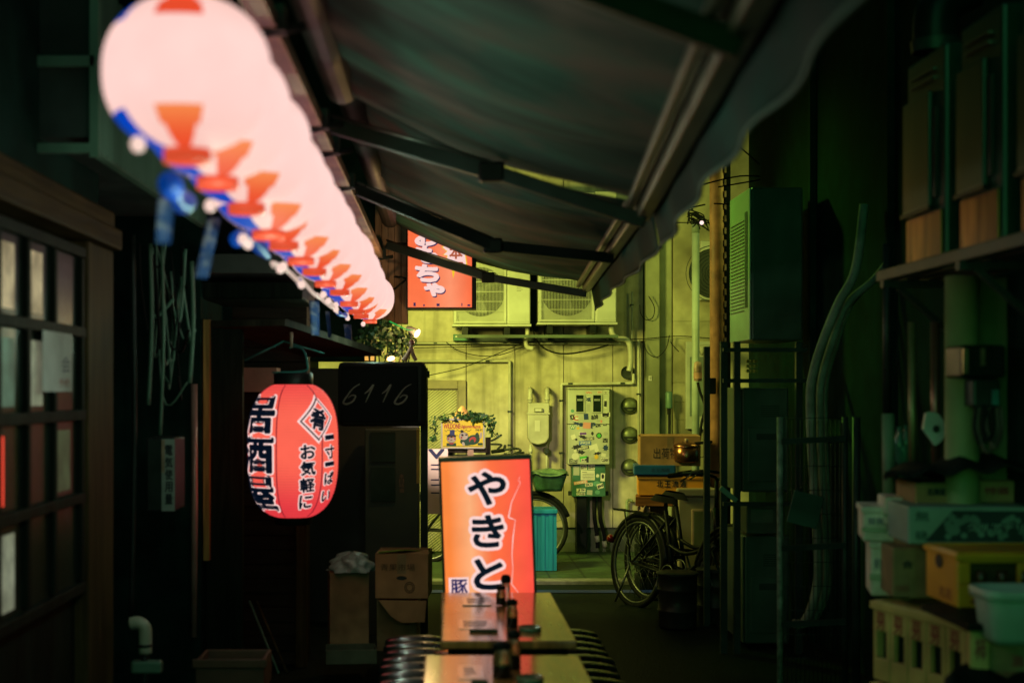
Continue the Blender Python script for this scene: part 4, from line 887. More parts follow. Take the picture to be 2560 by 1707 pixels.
for i, s in enumerate('電気使用量'): letters(mb, s, facing(Ym-.006), PX(380,Ym), PX(397,Ym), PZ(1045+i*28,Ym), PZ(1022+i*28,Ym), 0, .0015, stroke=.001, sm=0, sd=.0016)
mb.build('lettering', [ink], t, pl)
MB().box(PX(372,Ym), PX(379,Ym), Ym-.008, Ym-.0065, PZ(1085,Ym), PZ(1010,Ym)).build('stripe', rust, t, pl)
t = thing('elbow_pipe', 'cream elbow pipe with a valve near the ground at left', 'pipe', P(325,1568,5.6))
MB().tube(smooth_path([P(300,1432,5.6), P(318,1430,5.6), P(332,1440,5.6), P(334,1462,5.6), P(334,1500,5.6)],4), .026, seg=12).build('elbow', pvc, t)
MB().tube([P(333,1500,5.6), P(333,1600,5.6)], .015, seg=10).tube([P(333,1478,5.6), P(333,1484,5.6)], .03, seg=10).build('stem_pipe', dark_steel, t)
MB().cbox(P(338,1530,5.6), (.12,.05,.05)).build('valve', teal_metal, t, bev=.01)

# second house
XB = -1.25
t = thing('wooden_house', 'dark wooden house beyond the gap with a lean-to roof', 'building', (XB, 8, 0))
MB().box(XB-.9, XB, 7.3, 8.4, 0, 6.5).build('side_wall', black_wall, t)
mb = MB()
for i in range(26): mb.box(XB-.02, PX(705,8.4), 8.4-.012*(i % 2), 8.6, .085*i+.004, .085*(i+1))
mb.build('board_wall', M('red_brown_boards', (.028,.022,.016), .7, var=.4, stretch=(.6,4,4), spec=.1), t)
MB().box(PX(681,8.35), PX(706,8.35), 8.30, 8.38, 0, PZ(1185,8.35)).build('post', brown_wood, t, bev=.006)
MB().box(PX(470,7.4), PX(484,7.4), 7.36, 7.42, PZ(1285,7.4), PZ(735,7.4)).build('door_jamb', wood('yellow_wood', (.30,.19,.06)), t)
MB().box(PX(480,7.45), PX(560,7.45), 7.40, 7.46, .0, PZ(740,7.45)).build('sliding_door', dark_wood, t)
MB().box(PX(440,7.5), PX(700,7.5), 7.38, 8.1, PZ(690,7.5), PZ(650,7.5)).build('lintel', dark_wood, t, bev=.01)
MB().box(PX(485,7.6), PX(690,7.6), 7.2, 8.4, PZ(640,7.6), PZ(600,7.6)).build('soffit', M('grey_soffit', (.06,.06,.055), .7), t)
mb = MB(); a, b = P(560,742,7.3), P(790,812,8.2)
mb.beam(a, b, .5, .035, up=(0,0,1)); mb.build('lean_to_roof', grey_wood, t)
MB().tube([P(562,828,7.5), P(652,784,7.5)], .006, seg=6).tube([P(652,784,7.5), P(745,812,7.5)], .006, seg=6).build('roof_stay', teal_wire, t)
MB().box(-3, PX(700,9.9), 8.6, 11.0, 0, 6.5).build('rear_wall', black_wall, t)
mb = MB()
for i in range(5): mb.box(PX(862+i*15,9.9), PX(876+i*15,9.9), 9.9+.006*(i % 2), 10.1, PZ(742,9.9), 5.5)
mb.build('gable_boards', M('weathered_boards', (.34,.20,.14), .7, var=.4, stretch=(5,5,.6)), t)
MB().box(PX(700,9.95), PX(862,9.95), 9.92, 10.1, PZ(830,9.95), 5.5).build('dark_gable', black_wall, t)
MB().box(PX(700,10.0), PX(962,10.0), 9.98, 10.3, 0, PZ(846,10.0)).build('shop_wall', M('shop_wall', (.018,.020,.014), .7, var=.3), t)
MB().box(PX(560,8.2), PX(640,8.2), 8.1, 8.3, PZ(900,8.2), PZ(845,8.2)).build('lit_board', M('pink_board', (.32,.14,.11), .7), t)
t = thing('wooden_signboard', 'plain wooden signboard end glowing orange below the lanterns', 'signboard', P(640,640,8.2))
mb = MB(); q = [(600,592),(600,632),(682,682),(682,640)]
mb.poly([(PX(a,8.2), PZ(b,8.2)) for a, b in q], lambda u, v, d: Vector((u, 8.2+d, v)), .05); mb.build('board', wood('pine', (.36,.19,.08)), t)
MB().beam(P(602,594,8.22), P(682,642,8.22), .06, .02).build('cap_strip', dark_wood, t)
tag(MB().tube([P(446,882,7.2), P(447,1150,7.2), P(446,1462,7.2)], .017, seg=12).build('downspout', M('red_sheen_pipe', (.50,.26,.22), .35, metal=.25, var=.25), base=P(446,1462,7.2)), 'satin metal downpipe with the red lantern sheen in its colour, left of the red lantern', 'pipe')  # pipe tinted pink to carry a painted red reflection
# dark cabinet shapes and shelves under the unlit sign
t = thing('shop_cabinet', 'dim green grey glazed cabinet below the unlit number sign', 'cabinet', P(910,1250,9.4))
MB().box(PX(838,9.4), PX(962,9.4), 9.4, 9.8, 0, PZ(985,9.4)).build('case', M('olive_cabinet', (.018,.024,.012), .6, var=.3), t, bev=.006)
for (z0_, z1_) in ((1060,992),(1150,1072)): MB().box(PX(852,9.4), PX(908,9.4), 9.385, 9.399, PZ(z0_,9.4), PZ(z1_,9.4)).build('glass_pane', glass_dark, t)
mb = MB()
for i, s in enumerate('本日特価'): letters(mb, s, facing(9.4), PX(917,9.4), PX(928,9.4), PZ(1098+i*11,9.4), PZ(1088+i*11,9.4), 0, .002)
mb.build('lettering', [M('faint_red', (.18,.09,.06), .7)], t)
t = thing('panel_post', 'black flat post with a yellow strip beside the number sign', 'post', P(974,1200,8.9))
MB().box(PX(966,8.9), PX(983,8.9), 8.88, 8.94, 0, PZ(845,8.9)).build('post', black_metal, t)
MB().box(PX(957,8.9), PX(964.5,8.9), 8.90, 8.93, PZ(1110,8.9), PZ(985,8.9)).build('yellow_strip', M('yellow_strip', (.55,.25,.03), .6), t)
MB().box(PX(981,8.9), PX(987,8.9), 8.87, 8.93, PZ(868,8.9), PZ(852,8.9)).build('hinge', black_metal, t)

# unlit number sign
Yn = 8.5
t = thing('number_sign', 'black unlit box sign hand lettered 6116', 'sign', P(875,980,Yn))
x0, x1, z0, z1 = PX(776,Yn), PX(979,Yn), PZ(979,Yn), PZ(831,Yn)
MB().box(x0,x1,Yn,Yn+.18,z0,z1).build('case', M('black_case', (.014,.017,.014), .6, spec=.12, var=.2), t, bev=.03)
pn = MB().box(x0+.02,x1-.05,Yn-.008,Yn-.001,z0+.03,z1-.025).build('panel', M('black_panel', (.004,.006,.005), .7, spec=.08, var=.2, bump=.02), t, bev=.006)
mb = MB(); Fn_ = facing(Yn-.008)
def stroke_path(pts, r):
    q = smooth_path([Fn_(PX(a,Yn), PZ(b,Yn), .003) for a, b in pts], 6); mb.tube(q, [r*(.35+.65*math.sin(math.pi*(i+.5)/len(q))) for i in range(len(q))], seg=5)
for ox in (0, 118):
    stroke_path([(827+ox,882),(812+ox,891),(797+ox,910),(789+ox,924),(797+ox,928),(810+ox,922),(817+ox,910),(808+ox,908),(800+ox,914)], .0062)
for ox in (0, 40): stroke_path([(838+ox,904),(848+ox,896),(858+ox,884),(850+ox,902),(840+ox,924)], .006)
mb.build('number', M('grey_chalk', (.26,.24,.20), .8), t, pn)

# plants and clip lamps behind the sign
t = thing('potted_plants', 'bushy dark plants lit from inside above the number sign', 'plant', P(890,830,9.2))
mb = MB()
for (a, b, rx, rz, n, s) in ((880,770,.16,.09,260,.028),(925,785,.10,.08,160,.022),(845,775,.08,.10,120,.03),(910,815,.10,.05,60,.022),(865,745,.10,.05,70,.03)):
    leaves(mb, P(a,b,9.25), (rx,.12,rz), n, s, a)
mb.build('foliage', leaf_dm, t)
mb = MB()
for i in range(9):
    a = 850+i*11; mb.tube(smooth_path([P(a,835,9.25), P(a+random.uniform(-9,9),800,9.25), P(a+random.uniform(-16,16),758,9.25)],4), .005, seg=5)
mb.build('stem', dark_wood, t)
t = thing('lit_shop_window', 'glowing amber shop window behind the plants', 'window', P(855,812,9.7))
MB().box(PX(838,9.7), PX(862,9.7), 9.70, 9.72, PZ(828,9.7), PZ(797,9.7)).box(PX(886,9.7), PX(897,9.7), 9.70, 9.72, PZ(828,9.7), PZ(812,9.7)).build('pane', warm_win, t)
MB().box(PX(848,9.7), PX(851,9.7), 9.69, 9.699, PZ(828,9.7), PZ(796,9.7)).build('mullion', dark_wood, t)
for i, (a, b, r, lb, ax) in enumerate(((959,766,.030,'lit clip lamp pointing right at the wall above the number sign', (.75,-.5,-.45)), (898,823,.026,'small lit clip lamp half hidden behind the number sign', (-.2,-.6,.7)))):
    t = thing('clip_lamp', lb, 'lamp', P(a,b,9.15), 'clip lamps among the plants'); c = P(a,b,9.15); q = Vector(ax).normalized().to_track_quat('Z','Y').to_matrix()
    MB().lathe([(.012,-.09),(.02,-.07),(r*.8,-.03),(r,.0)], c, 20, mat=q).build('shade', M('lamp_shade_white', (.5,.48,.4), .4), t)
    MB().lathe([(0,-.004),(r*.95,-.003)], c, 20, mat=q).build('bulb', bulb_warm, t)
    MB().tube([c - q @ Vector((0,0,.09)), c + Vector((-.03,.03,-.06))], .006, seg=6).build('arm', black_metal, t)
point('clip_lamp_light', P(972,778,9.0), 11, (1.0,.62,.24), .04)
point('plant_lamp_light', P(893,812,9.35), 1.5, (1.0,.55,.16), .04)
t = thing('wooden_figurine', 'small pinkish carved figurine perched on the number sign', 'figurine', P(945,828,8.7))
MB().tube(smooth_path([P(928,828,8.7), P(936,815,8.7), P(943,800,8.7), P(946,790,8.7)],4), [.02,.018,.016,.015,.014,.013,.012,.011,.010,.010,.011,.012,.012], seg=8).tube(smooth_path([P(956,828,8.7), P(949,815,8.7), P(945,800,8.7)],4), .012, seg=8).build('body', M('flesh_paint', (.55,.28,.20), .5), t)
MB().lathe([(0,-.02),(.014,-.014),(.018,0),(.013,.015),(0,.02)], P(946,787,8.7), 14).build('head', M('reddish_paint', (.45,.15,.12), .5), t)
tag(MB().tube(smooth_path([P(895,738,9.0), P(915,748,9.0), P(935,757,9.0), P(950,758,9.0)],5), .004, seg=5).build('light_string', EM('green_lit_cord', (.01,.6,.08), .7), base=P(895,738,9.0)), 'thin glowing green cord above the plants', 'cord')

# rubbish below: cartons, plastic bag, planter
def carton(name, label, dx0, dx1, dyb, dyt, Y, depth, mat, rz=0, flaps=True, cat='box', text=None):
    w_ = PX(dx1,Y)-PX(dx0,Y); z0, z1 = PZ(dyb,Y), PZ(dyt,Y); cx = (PX(dx0,Y)+PX(dx1,Y))/2; h = z1-z0
    t = thing(name, label, cat, (cx, Y+depth/2, z0), rot=(0,0,R(rz)))
    b = MB(); th = .006
    b.box(-w_/2,w_/2,-depth/2,-depth/2+th,0,h).box(-w_/2,w_/2,depth/2-th,depth/2,0,h).box(-w_/2,-w_/2+th,-depth/2+th,depth/2-th,0,h).box(w_/2-th,w_/2,-depth/2+th,depth/2-th,0,h).box(-w_/2+th,w_/2-th,-depth/2+th,depth/2-th,0,th)
    b.build('carton_body', mat, t, bev=.003)
    if flaps:
        f = MB(); f.add([(-w_/2,-depth/2,h+.001),(w_/2,-depth/2,h+.001),(w_/2-.01,-.01,h+.012),(-w_/2+.01,-.01,h+.012)], [(0,1,2,3)]); f.build('flap', mat, t, solid=.004)
        f = MB(); f.add([(-w_/2,depth/2,h+.001),(w_/2,depth/2,h+.001),(w_/2-.01,.01,h+.018),(-w_/2+.01,.01,h+.018)], [(0,1,2,3)]); f.build('flap', mat, t, solid=.004)
        MB().box(-.025,.025,-depth/2-.0015,-depth/2-.0005,h*.55,h-.002).build('tape', M('parcel_tape', (.30,.18,.09), .3), t)
    if text:
        mb = MB()
        for (s, a, b2, c, d, mt) in text: letters(mb, s, lambda u, v, dd: Vector((u, -depth/2-dd, v)), -w_/2+a*w_, -w_/2+b2*w_, c*h, d*h, mt, .0022)
        mb.build('print', [M('brown_print', (.10,.045,.02), .7), ink, ink_red], t)
    return t
carton('cardboard_box', 'tall worn carton with a plastic bag on it', 752, 842, 1490, 1315, 8.0, .2, cardboard_d, 8, False)
MBx = MB()
def bag(u, v):
    a = u*2*math.pi; r = math.sin(math.pi*(.12+.88*v)*.5)
    k = 1+.18*math.sin(5*a+9*v)+.1*math.sin(11*a-7*v)
    return P(808,1312,8.05) + Vector((.125*k*math.cos(a)*math.cos(v*1.5), .10*k*math.sin(a)*math.cos(v*1.5), .10*math.sin(v*1.55)*(1+.12*math.sin(3*a)) + .004))
MBx.grid(bag, 40, 14); tag(MBx.build('plastic_bag', plastic_bag, base=P(808,1312,8.05)), 'crumpled clear plastic bag on the tall carton', 'bag')
carton('cardboard_box', 'lower brown carton with a torn flap beside the tall one', 868, 960, 1495, 1376, 8.2, .25, cardboard_d, -3, False)
tt = carton('cardboard_box', 'upper brown carton with hand hole stacked by the standing sign', 866, 988, 1374, 1272, 8.0, .3, cardboard, -4, True, text=[('青果市場', .1,.75,.62,.78,0), ('◎', .55,.75,.12,.38,0)])
mb = MB(); mb.poly([(-.13,-.01),(.14,-.01),(.13,-.13),(.0,-.135),(-.06,-.10)], lambda u, v, d: Vector((u, -.152-d, v)), .004); mb.build('torn_flap', cardboard, tt)
mb = MB(); mb.poly([(.02*math.cos(a)*1.5, .115+.012*math.sin(a)) for a in [k*math.pi/8 for k in range(16)]], lambda u, v, d: Vector((u, -.1512-d, v)), .001); mb.build('hand_hole', ac_dark, tt)
mb = MB(); mb.add([P(868,1268,8.0), P(930,1262,8.0), P(990,1264,8.15), P(1000,1270,8.3), P(880,1262,8.3)], [(0,1,2,3,4)]); tag(mb.build('green_sheet', M('lime_sheet', (.22,.30,.03), .7), base=P(930,1266,8.1), solid=.004), 'lime green paper sheet lying on the upper carton', 'sheet')
carton('concrete_block', 'low concrete block under the tall carton', 745, 862, 1525, 1492, 7.8, .2, concrete_dark, 5, False, cat='block')
t = thing('planter_tray', 'brown wooden tray planter on the ground at the lower left', 'planter', P(527,1600,5.9))
Yt = 5.9; x0, x1 = PX(449,Yt), PX(607,Yt); z1 = PZ(1516,Yt); z0 = z1-.13
MB().box(x0,x1,Yt,Yt+.015,z0,z1).box(x0,x1,Yt+.24,Yt+.255,z0,z1).box(x0,x0+.015,Yt+.016,Yt+.239,z0,z1).box(x1-.015,x1,Yt+.016,Yt+.239,z0,z1).box(x0-.012,x1+.012,Yt-.012,Yt+.004,z1-.03,z1+.006).build('tray_walls', terracotta, t, bev=.004)
MB().box(x0+.015,x1-.015,Yt+.016,Yt+.239,z0+.02,z1-.04).build('soil', dark_wall, t)
for q in (x0+.04, x1-.06):
    MB().box(q,q+.03,Yt+.1,Yt+.14,0,z0).build('leg', dark_steel, t)
tag(MB().lathe([(.17,0),(.165,.1),(.14,.18),(.08,.235),(0,.25)], (PX(650,6.3),6.35,0), 24).build('green_bucket', M('dark_green_plastic', (.02,.07,.045), .4), base=(PX(650,6.3),6.35,0)), 'upturned dark green bucket beside the tray planter', 'bucket')
for i, (a, b) in enumerate(((573,640),(590,660))):
    tag(MB().tube([P(a,1380,8.0), P(b,1545,7.7)], .008, seg=6).build('broom_handle', teal_metal if i == 0 else brown_wood, base=P(b,1545,7.7)), ('teal pole leaning against the board wall below the red lantern', 'brown pole leaning beside the teal one')[i], 'pole', 'poles leaning on the wall')

# ------------------------------------------------------------------ tables, bottles, stools
def table(name_label, x0, x1, y0, y1, z):
    t = thing('dining_table', name_label, 'table', ((x0+x1)/2, (y0+y1)/2, 0), 'tables along the alley')
    MB().box(x0,x1,y0,y1,z-.03,z).build('tabletop', table_m, t, bev=.006)
    MB().box(x0+.03,x1-.03,y0+.03,y1-.03,z-.08,z-.031).build('apron', dark_wood, t)
    for a in (x0+.05, x1-.05):
        for b in (y0+.06, y1-.06): MB().box(a-.02,a+.02,b-.02,b+.02,0,z-.081).build('leg', black_metal, t)
TZ = .72
table('varnished table farthest from the camera, against the lit sign', -.013, .478, 5.775, 6.36, TZ-.003)
table('varnished table in the middle, touching the farthest one', -.012, .478, 5.11, 5.765, TZ)
table('varnished table nearest the camera, cut by the lower edge', -.066, .458, 4.05, 4.84, TZ)
glass_b = M('brown_bottle_glass', (.10,.045,.015), .12, var=.2, bump=0, spec=.7, rvar=.02)
glass_c = M('amber_sauce', (.9,.55,.25), .15, trans=.85, var=.2, bump=0, rvar=.02)
glass_p = M('pale_bottle_neck', (.95,.8,.72), .2, trans=.85, var=.15, bump=0, rvar=.02)
def bottle(lb, x, y, h, r):
    t = thing('sauce_bottle', lb, 'bottle', (x, y, TZ), 'sauce bottles on the tables'); c = (x, y, TZ+.0008)
    MB().lathe([(0,0),(r,0),(r,h*.34)], c, 20).build('sauce', M('dark_sauce', (.015,.008,.005), .15, bump=0, rvar=.02), t)
    MB().lathe([(r,h*.341),(r,h*.55),(r*.8,h*.70)], c, 20).build('body', glass_c, t)
    MB().lathe([(r*.8,h*.701),(r*.72,h*.8)], c, 20).build('neck', glass_p, t)
    MB().lathe([(r*.72,h*.80),(r*.98,h*.805),(r*.95,h*.94),(r*.5,h),(0,h)], c, 20).build('cap', rubber, t)
bottle('small sauce bottle on the farthest table, left of the tall dispenser', PX(1152,5.9), 5.98, .078, .020)
bottle('sauce bottle in the centre of the middle table', PX(1175,5.45), 5.4, .107, .022)
bottle('large sauce bottle on the nearest table', PX(1152,4.5), 4.46, .112, .030)
bottle('slim sauce bottle behind the large one on the nearest table', PX(1180,4.62), 4.6, .125, .022)
t = thing('oil_dispenser', 'tall clear dispenser with black domed top on the farthest table', 'dispenser', (PX(1162,6.05), 6.05, TZ))
c = (PX(1162,6.05), 6.05, TZ-.002); MB().lathe([(0,0),(.018,0),(.018,.075),(.014,.085)], c, 18).build('glass_body', M('clear_glass', (.9,.8,.75), .15, trans=.85, bump=0, var=.1, rvar=.02), t); MB().lathe([(.021,.085),(.021,.105),(.015,.117),(0,.12)], c, 18).build('lid', rubber, t)
for i, (x0, x1, y, lb) in enumerate(((1065,1135,5.38,'middle'),(1064,1112,4.45,'nearest'),(1075,1130,5.98,'farthest'))):
    t = thing('menu_sheet', 'white menu sheet lying on the %s table' % lb, 'menu', (PX(x0,y), y, TZ), 'menus on the tables')
    a, b = PX(x0-12,y), PX(x1,y); o = MB().box(a,b,y-.02,y+.20,TZ+.0008,TZ+.002).build('sheet', M('laminated_paper', (.80,.70,.66), .18, var=.06, bump=.01, rvar=.04, coat=1), t)
    mb = MB()
    for k in range(4): mb.box(a+.02, b-.02-random.uniform(0,.03), y+.03+k*.04, y+.042+k*.04, TZ+.0022, TZ+.0028)
    mb.build('print', [ink_navy], t, o)
    if i < 2:
        tg = thing('chopstick_tray', 'thin olive chopstick tray across the %s table' % lb, 'tray', (b, y-.09, TZ), 'chopstick trays on the tables')
        MB().box(a+.04, b+.01, y-.10, y-.075, TZ+.0008, TZ+.012).build('tray', M('olive_tray', (.05,.055,.02), .5), tg, bev=.003)
        tg2 = thing('ashtray', 'small glass ashtray on the %s table' % lb, 'ashtray', (PX(1215,y), y-.06, TZ), 'ashtrays on the tables')
        MB().lathe([(0,.003),(.034,.003),(.038,.018),(.044,.018),(.042,.001),(0,.001)], (PX(1215,y), y-.06, TZ), 24).build('dish', M('greenish_glass', (.12,.19,.12), .15, bump=0), tg2)
st = local('stool', 'black stool', 'stool', 'black stools packed along the tables')
def seatp(u, v):
    a = u*2*math.pi; return None
pr = []
mb = MB()
for k, (f, z) in enumerate(((0,.398),(.9,.398),(.99,.403),(1,.413),(.98,.424),(.9,.433),(.62,.443),(.3,.449),(0,.450))):
    pr.append((f, z))
vs = []; sgn = 32
for f, z in pr:
    for k in range(sgn):
        a = 2*math.pi*k/sgn; ca, sa = math.cos(a), math.sin(a)
        vs.append((  .165*f*math.copysign(abs(ca)**.75, ca), .062*f*math.copysign(abs(sa)**.75, sa), z))
mb.add(vs, [(i*sgn+k, i*sgn+(k+1) % sgn, (i+1)*sgn+(k+1) % sgn, (i+1)*sgn+k) for i in range(len(pr)-1) for k in range(sgn)], 0, True)
mb.build('seat', vinyl, st)
MB().box(-.13,.13,-.05,.05,.38,.397).build('seat_frame', black_metal, st)
for a in (-.12,.12):
    for b in (-.045,.045): MB().tube([(a*.9,b*.8,.38),(a*1.1,b*1.1,0)], .009, seg=8).build('leg', black_metal, st)
first = True
nl = ['nearest the camera', 'second nearest', 'third nearest', 'fourth nearest', 'middle one counted', 'third from the far end', 'second from the far end', 'at the far end']
for side, x, n in (('left', -.115, 7), ('right', .585, 8)):
    for i in range(n):
        y = 5.80 + i*.168; k = nl[i] if i < 4 else nl[8-(n-i)]
        lb = 'black oval vinyl stool %s of the %s row beside the tables' % (k, side)
        loc = (x + random.uniform(-.008,.008), y, 0)
        if first: st.location = loc; st['label'] = lb; first = False
        else: dup(st, loc, (0,0,random.uniform(-.06,.06)), lb)

# ------------------------------------------------------------------ bicycles
def bicycle(label, base, rz, wr, wb, lean=0):
    t = thing('bicycle', label, 'bicycle', base, 'bicycles in the side street', rot=(R(lean),0,R(rz)))
    def wheel(x):
        tyre = MB().tube([(x+wr*math.cos(a), 0, wr+wr*math.sin(a)) for a in [i*math.pi/20 for i in range(40)]], .020, seg=8, closed=True).build('wheel', rubber, t)
        MB().tube([(x+wr*.93*math.cos(a), 0, wr+wr*.93*math.sin(a)) for a in [i*math.pi/20 for i in range(40)]], .012, seg=6, closed=True).build('rim', steel, t, tyre)
        sp = MB()
        for i in range(20):
            a = i*math.pi/10; sp.tube([(x+.02*math.cos(a+.6), .02*(-1)**i, wr+.02*math.sin(a+.6)), (x+wr*.92*math.cos(a), 0, wr+wr*.92*math.sin(a))], .0018, seg=4)
        sp.tube([(x,-.05,wr),(x,.05,wr)], .02, seg=10); sp.build('spokes', steel, t, tyre)
        MB().tube([(x+(wr+.035)*math.cos(a), 0, wr+(wr+.035)*math.sin(a)) for a in [R(20 if x > .1 else 5)+i*R(150)/16 for i in range(17)]], .022, seg=6).build('mudguard', black_metal, t)
    wheel(0); wheel(wb)
    f = MB(); bbk = (wb*.42,0,.27); seat = (wb*.28,0,.74); head = (wb*.82,0,.80); hb = (wb*.86,0,.55)
    f.tube([bbk, seat], .016, seg=8); f.tube(smooth_path([bbk, (wb*.6,0,.33), hb],4), .019, seg=8); f.tube(smooth_path([(wb*.33,0,.5),(wb*.55,0,.45),hb],4), .015, seg=8)
    for s in (-.05,.05): f.tube([bbk, (0,s,wr)], .010, seg=6); f.tube([(wb*.29,0,.66), (0,s,wr)], .009, seg=6)
    f.tube([head, hb], .022, seg=8)
    f.build('frame', black_metal, t)
    fk = MB()
    for s in (-.05,.05): fk.tube([(hb[0],0,.53),(hb[0]+.02,s,.50),(wb,s,wr)], .011, seg=6)
    fk.build('fork', black_metal, t)
    sd = MB(); sd.add([], []); 
    def sf(u, v):
        a = u*2*math.pi; L = .15*math.cos(a); W = (.095 if L < 0 else .095-.42*L)*math.sin(a)
        return Vector((wb*.27+L*(1-v*.3), W*(1-v*.3), .80+.045*v - .01*(L/.15)))
    sd.grid(sf, 20, 3); sd.tube([(seat[0],0,.72),(seat[0]-.01,0,.80)], .014, seg=8); sd.build('saddle', rubber, t)
    h = MB()
    h.tube([head, (head[0]-.02,0,1.0)], .013, seg=8)
    for s in (-1,1): h.tube(smooth_path([(head[0]-.02,0,1.0),(head[0]+.06,s*.10,1.02),(head[0]+.02,s*.22,1.03),(head[0]-.16,s*.27,1.0)],5), .011, seg=8)
    hh = h.build('handlebar', steel if False else dark_steel, t)
    for s in (-1,1):
        MB().tube([(head[0]-.08,s*.253,1.012),(head[0]-.20,s*.278,.993)], .018, seg=8).build('grip', rubber, t, hh)
        MB().tube([(head[0]+.0,s*.235,1.02),(head[0]-.10,s*.25,.96)], .006, seg=5).build('brake_lever', steel, t, hh)
    ck = MB().tube([(wb*.42,-.06,.27),(wb*.42+.10,-.07,.13)], .008, seg=6).tube([(wb*.42,.06,.27),(wb*.42-.10,.07,.41)], .008, seg=6)
    ck.tube([(bbk[0]+.08*math.cos(a),-.05,.27+.08*math.sin(a)) for a in [i*math.pi/10 for i in range(20)]], .006, seg=5, closed=True)
    ck.build('crank', steel, t)
    for s, q in ((-.08,.13),(.08,.41)): MB().box(wb*.42+(.10 if s < 0 else -.10)-.04, wb*.42+(.10 if s < 0 else -.10)+.04, s-.04, s+.04, q-.012, q+.012).build('pedal', rubber, t)
    return t
fx, fy = .5, -.86
b1 = bicycle('black city bicycle with rear rack parked by the drum', (PX(1456,10.7), 10.7, 0), math.degrees(math.atan2(-.89,.45)), .325, 1.08, -6)
rk = MB(); 
for s in (-.05,-.02,.02,.05): rk.beam((-.30,s,.70),(.18,s,.70), .012, .012)
for q in (-.30,-.1,.1): rk.beam((q,-.06,.705),(q,.06,.705), .014, .01)
for s in (-.055,.055): rk.tube([(-.15,s,.70),(0,s*1.1,.325)], .006, seg=6)
rk.build('rear_rack', black_metal, b1)
MB().lathe([(0,-.02),(.03,-.015),(.034,.02),(.0,.03)], (-.375,0,.47), 14, mat=Matrix.Rotation(R(-90),3,'Y')).build('reflector', M('red_reflector', (.2,.01,.01), .2), b1)
MB().tube([(0,-.07,.30),(-.06,-.13,.02)], .009, seg=6).build('kickstand', steel, b1)
b3 = bicycle('second dark bicycle just behind the first one', (PX(1490,11.0), 11.05, 0), math.degrees(math.atan2(-.88,.47)), .31, 1.05, -4)
b2 = bicycle('small wheeled bicycle with a wrapped basket behind the standing sign', (PX(1228,13.2)-1.0, 13.2, .03), 3, .30, 1.0, 3)
def bsk(u, v):
    a = u*2*math.pi; k = .72+.28*v; ca, sa = math.cos(a), math.sin(a)
    return Vector((1.13+.17*k*math.copysign(abs(ca)**.5, ca), .12*k*math.copysign(abs(sa)**.5, sa), .66+.17*v+.02*math.sin(a*2)*v))
MB().grid(bsk, 32, 6).build('basket', M('green_mesh_basket', (.03,.09,.05), .5, var=.4, sc=30), b2, solid=.004)
def cov(u, v):
    a = u*2*math.pi; ca, sa = math.cos(a), math.sin(a); q = Vector((1.13+.185*(1-v)*math.copysign(abs(ca)**.5, ca), .135*(1-v)*math.copysign(abs(sa)**.5, sa), .82+.05*v+.015*math.sin(5*a)*(1-v)))
    return q
MB().grid(cov, 32, 5).build('basket_cover', M('wrinkled_plastic', (.12,.20,.10), .25, bump=.6, sc=20), b2, solid=.003)
t = thing('plastic_bin', 'translucent teal plastic bin on the pavement beside the small bicycle', 'bin', (PX(1246,12.6),12.6,.03))
x0, x1 = PX(1196,12.6), PX(1277,12.6); z1 = PZ(1167,12.6)
mb = MB()
for i in range(9):
    a = x0+(x1-x0)*i/9; mb.box(a, a+(x1-x0)/9-.001, 12.5-.006*(i % 2), 12.52, .035, z1-.04)
mb.box(x0,x1,12.521,12.78,.035,z1-.04).build('bin_body', teal_p, t)
MB().box(x0-.012,x1+.006,12.48,12.79,z1-.038,z1).build('rim', teal_p, t, bev=.006)

# ------------------------------------------------------------------ clutter at the corner, right of the bicycle
Yx = 11.5
carton('brown_carton', 'tilted brown carton on top of the crates with dark lettering', 1474, 1612, 1070, 1003, Yx, .3, cardboard, -4, True, text=[('出荷物', .22,.62,.25,.62,1), ('K', .7,.76,.55,.85,1)])
t = thing('delivery_crate', 'yellow delivery crate with black writing under a blue lid', 'crate', (PX(1503,Yx),Yx,PZ(1138,Yx)), rot=(0,0,R(-6)))
w_ = PX(1618,Yx)-PX(1462,Yx); h_ = PZ(1094,Yx)-PZ(1138,Yx)
cb = MB().box(0-.13,w_-.13,0,.35,0,h_).build('crate_body', crate_y, t, bev=.006)
MB().box(-.135,w_-.125,-.008,.358,h_-.022,h_).build('rim', crate_y, t, bev=.003)
mb = MB()
for i, s in enumerate('北王流通'): letters(mb, s, lambda u, v, d: Vector((u, -.001-d, v)), .02+i*.062, .068+i*.062, h_*.45, h_*.78, 0, .002, stroke=.0015, sm=0, sd=.0022)
mb.build('lettering', [ink], t, cb)
t = thing('crate_lid', 'blue plastic lid with faint writing on the yellow crate', 'lid', (PX(1500,Yx),Yx-.02,PZ(1092,Yx)), rot=(0,0,R(-6)))
lb_ = MB().box(-.155,.18,0,.33,.002,.085).build('lid_body', blue_p, t, bev=.01)
mb = MB(); letters(mb, '北王流通', lambda u, v, d: Vector((u, -.001-d, v)), -.02, .13, .03, .06, 0, .001); mb.build('lettering', [ink_navy], t, lb_)
t = thing('wooden_plank', 'short red brown plank under the yellow crate', 'plank', (PX(1500,Yx),Yx,PZ(1162,Yx)), rot=(0,0,R(-8)))
MB().box(-.14,.16,-.02,.3,0,.075).build('plank', wood('red_plank', (.26,.10,.04), axis=0), t, bev=.004)
MB().box(-.12,.12,.02,.28,-.07,-.001).build('batten', brown_wood, t)
t = thing('cloth_bundle', 'crumpled pinkish rag hanging under the plank', 'cloth', P(1478,1185,Yx))
mb = MB(); mb.grid(lambda u, v: P(1466+26*u,1163+38*v,Yx-.02) + Vector((0,.03*math.sin(u*9+v*4),.008*math.sin(u*12))), 10, 10); mb.build('rag', M('pink_rag', (.50,.30,.22), .9), t, solid=.006)
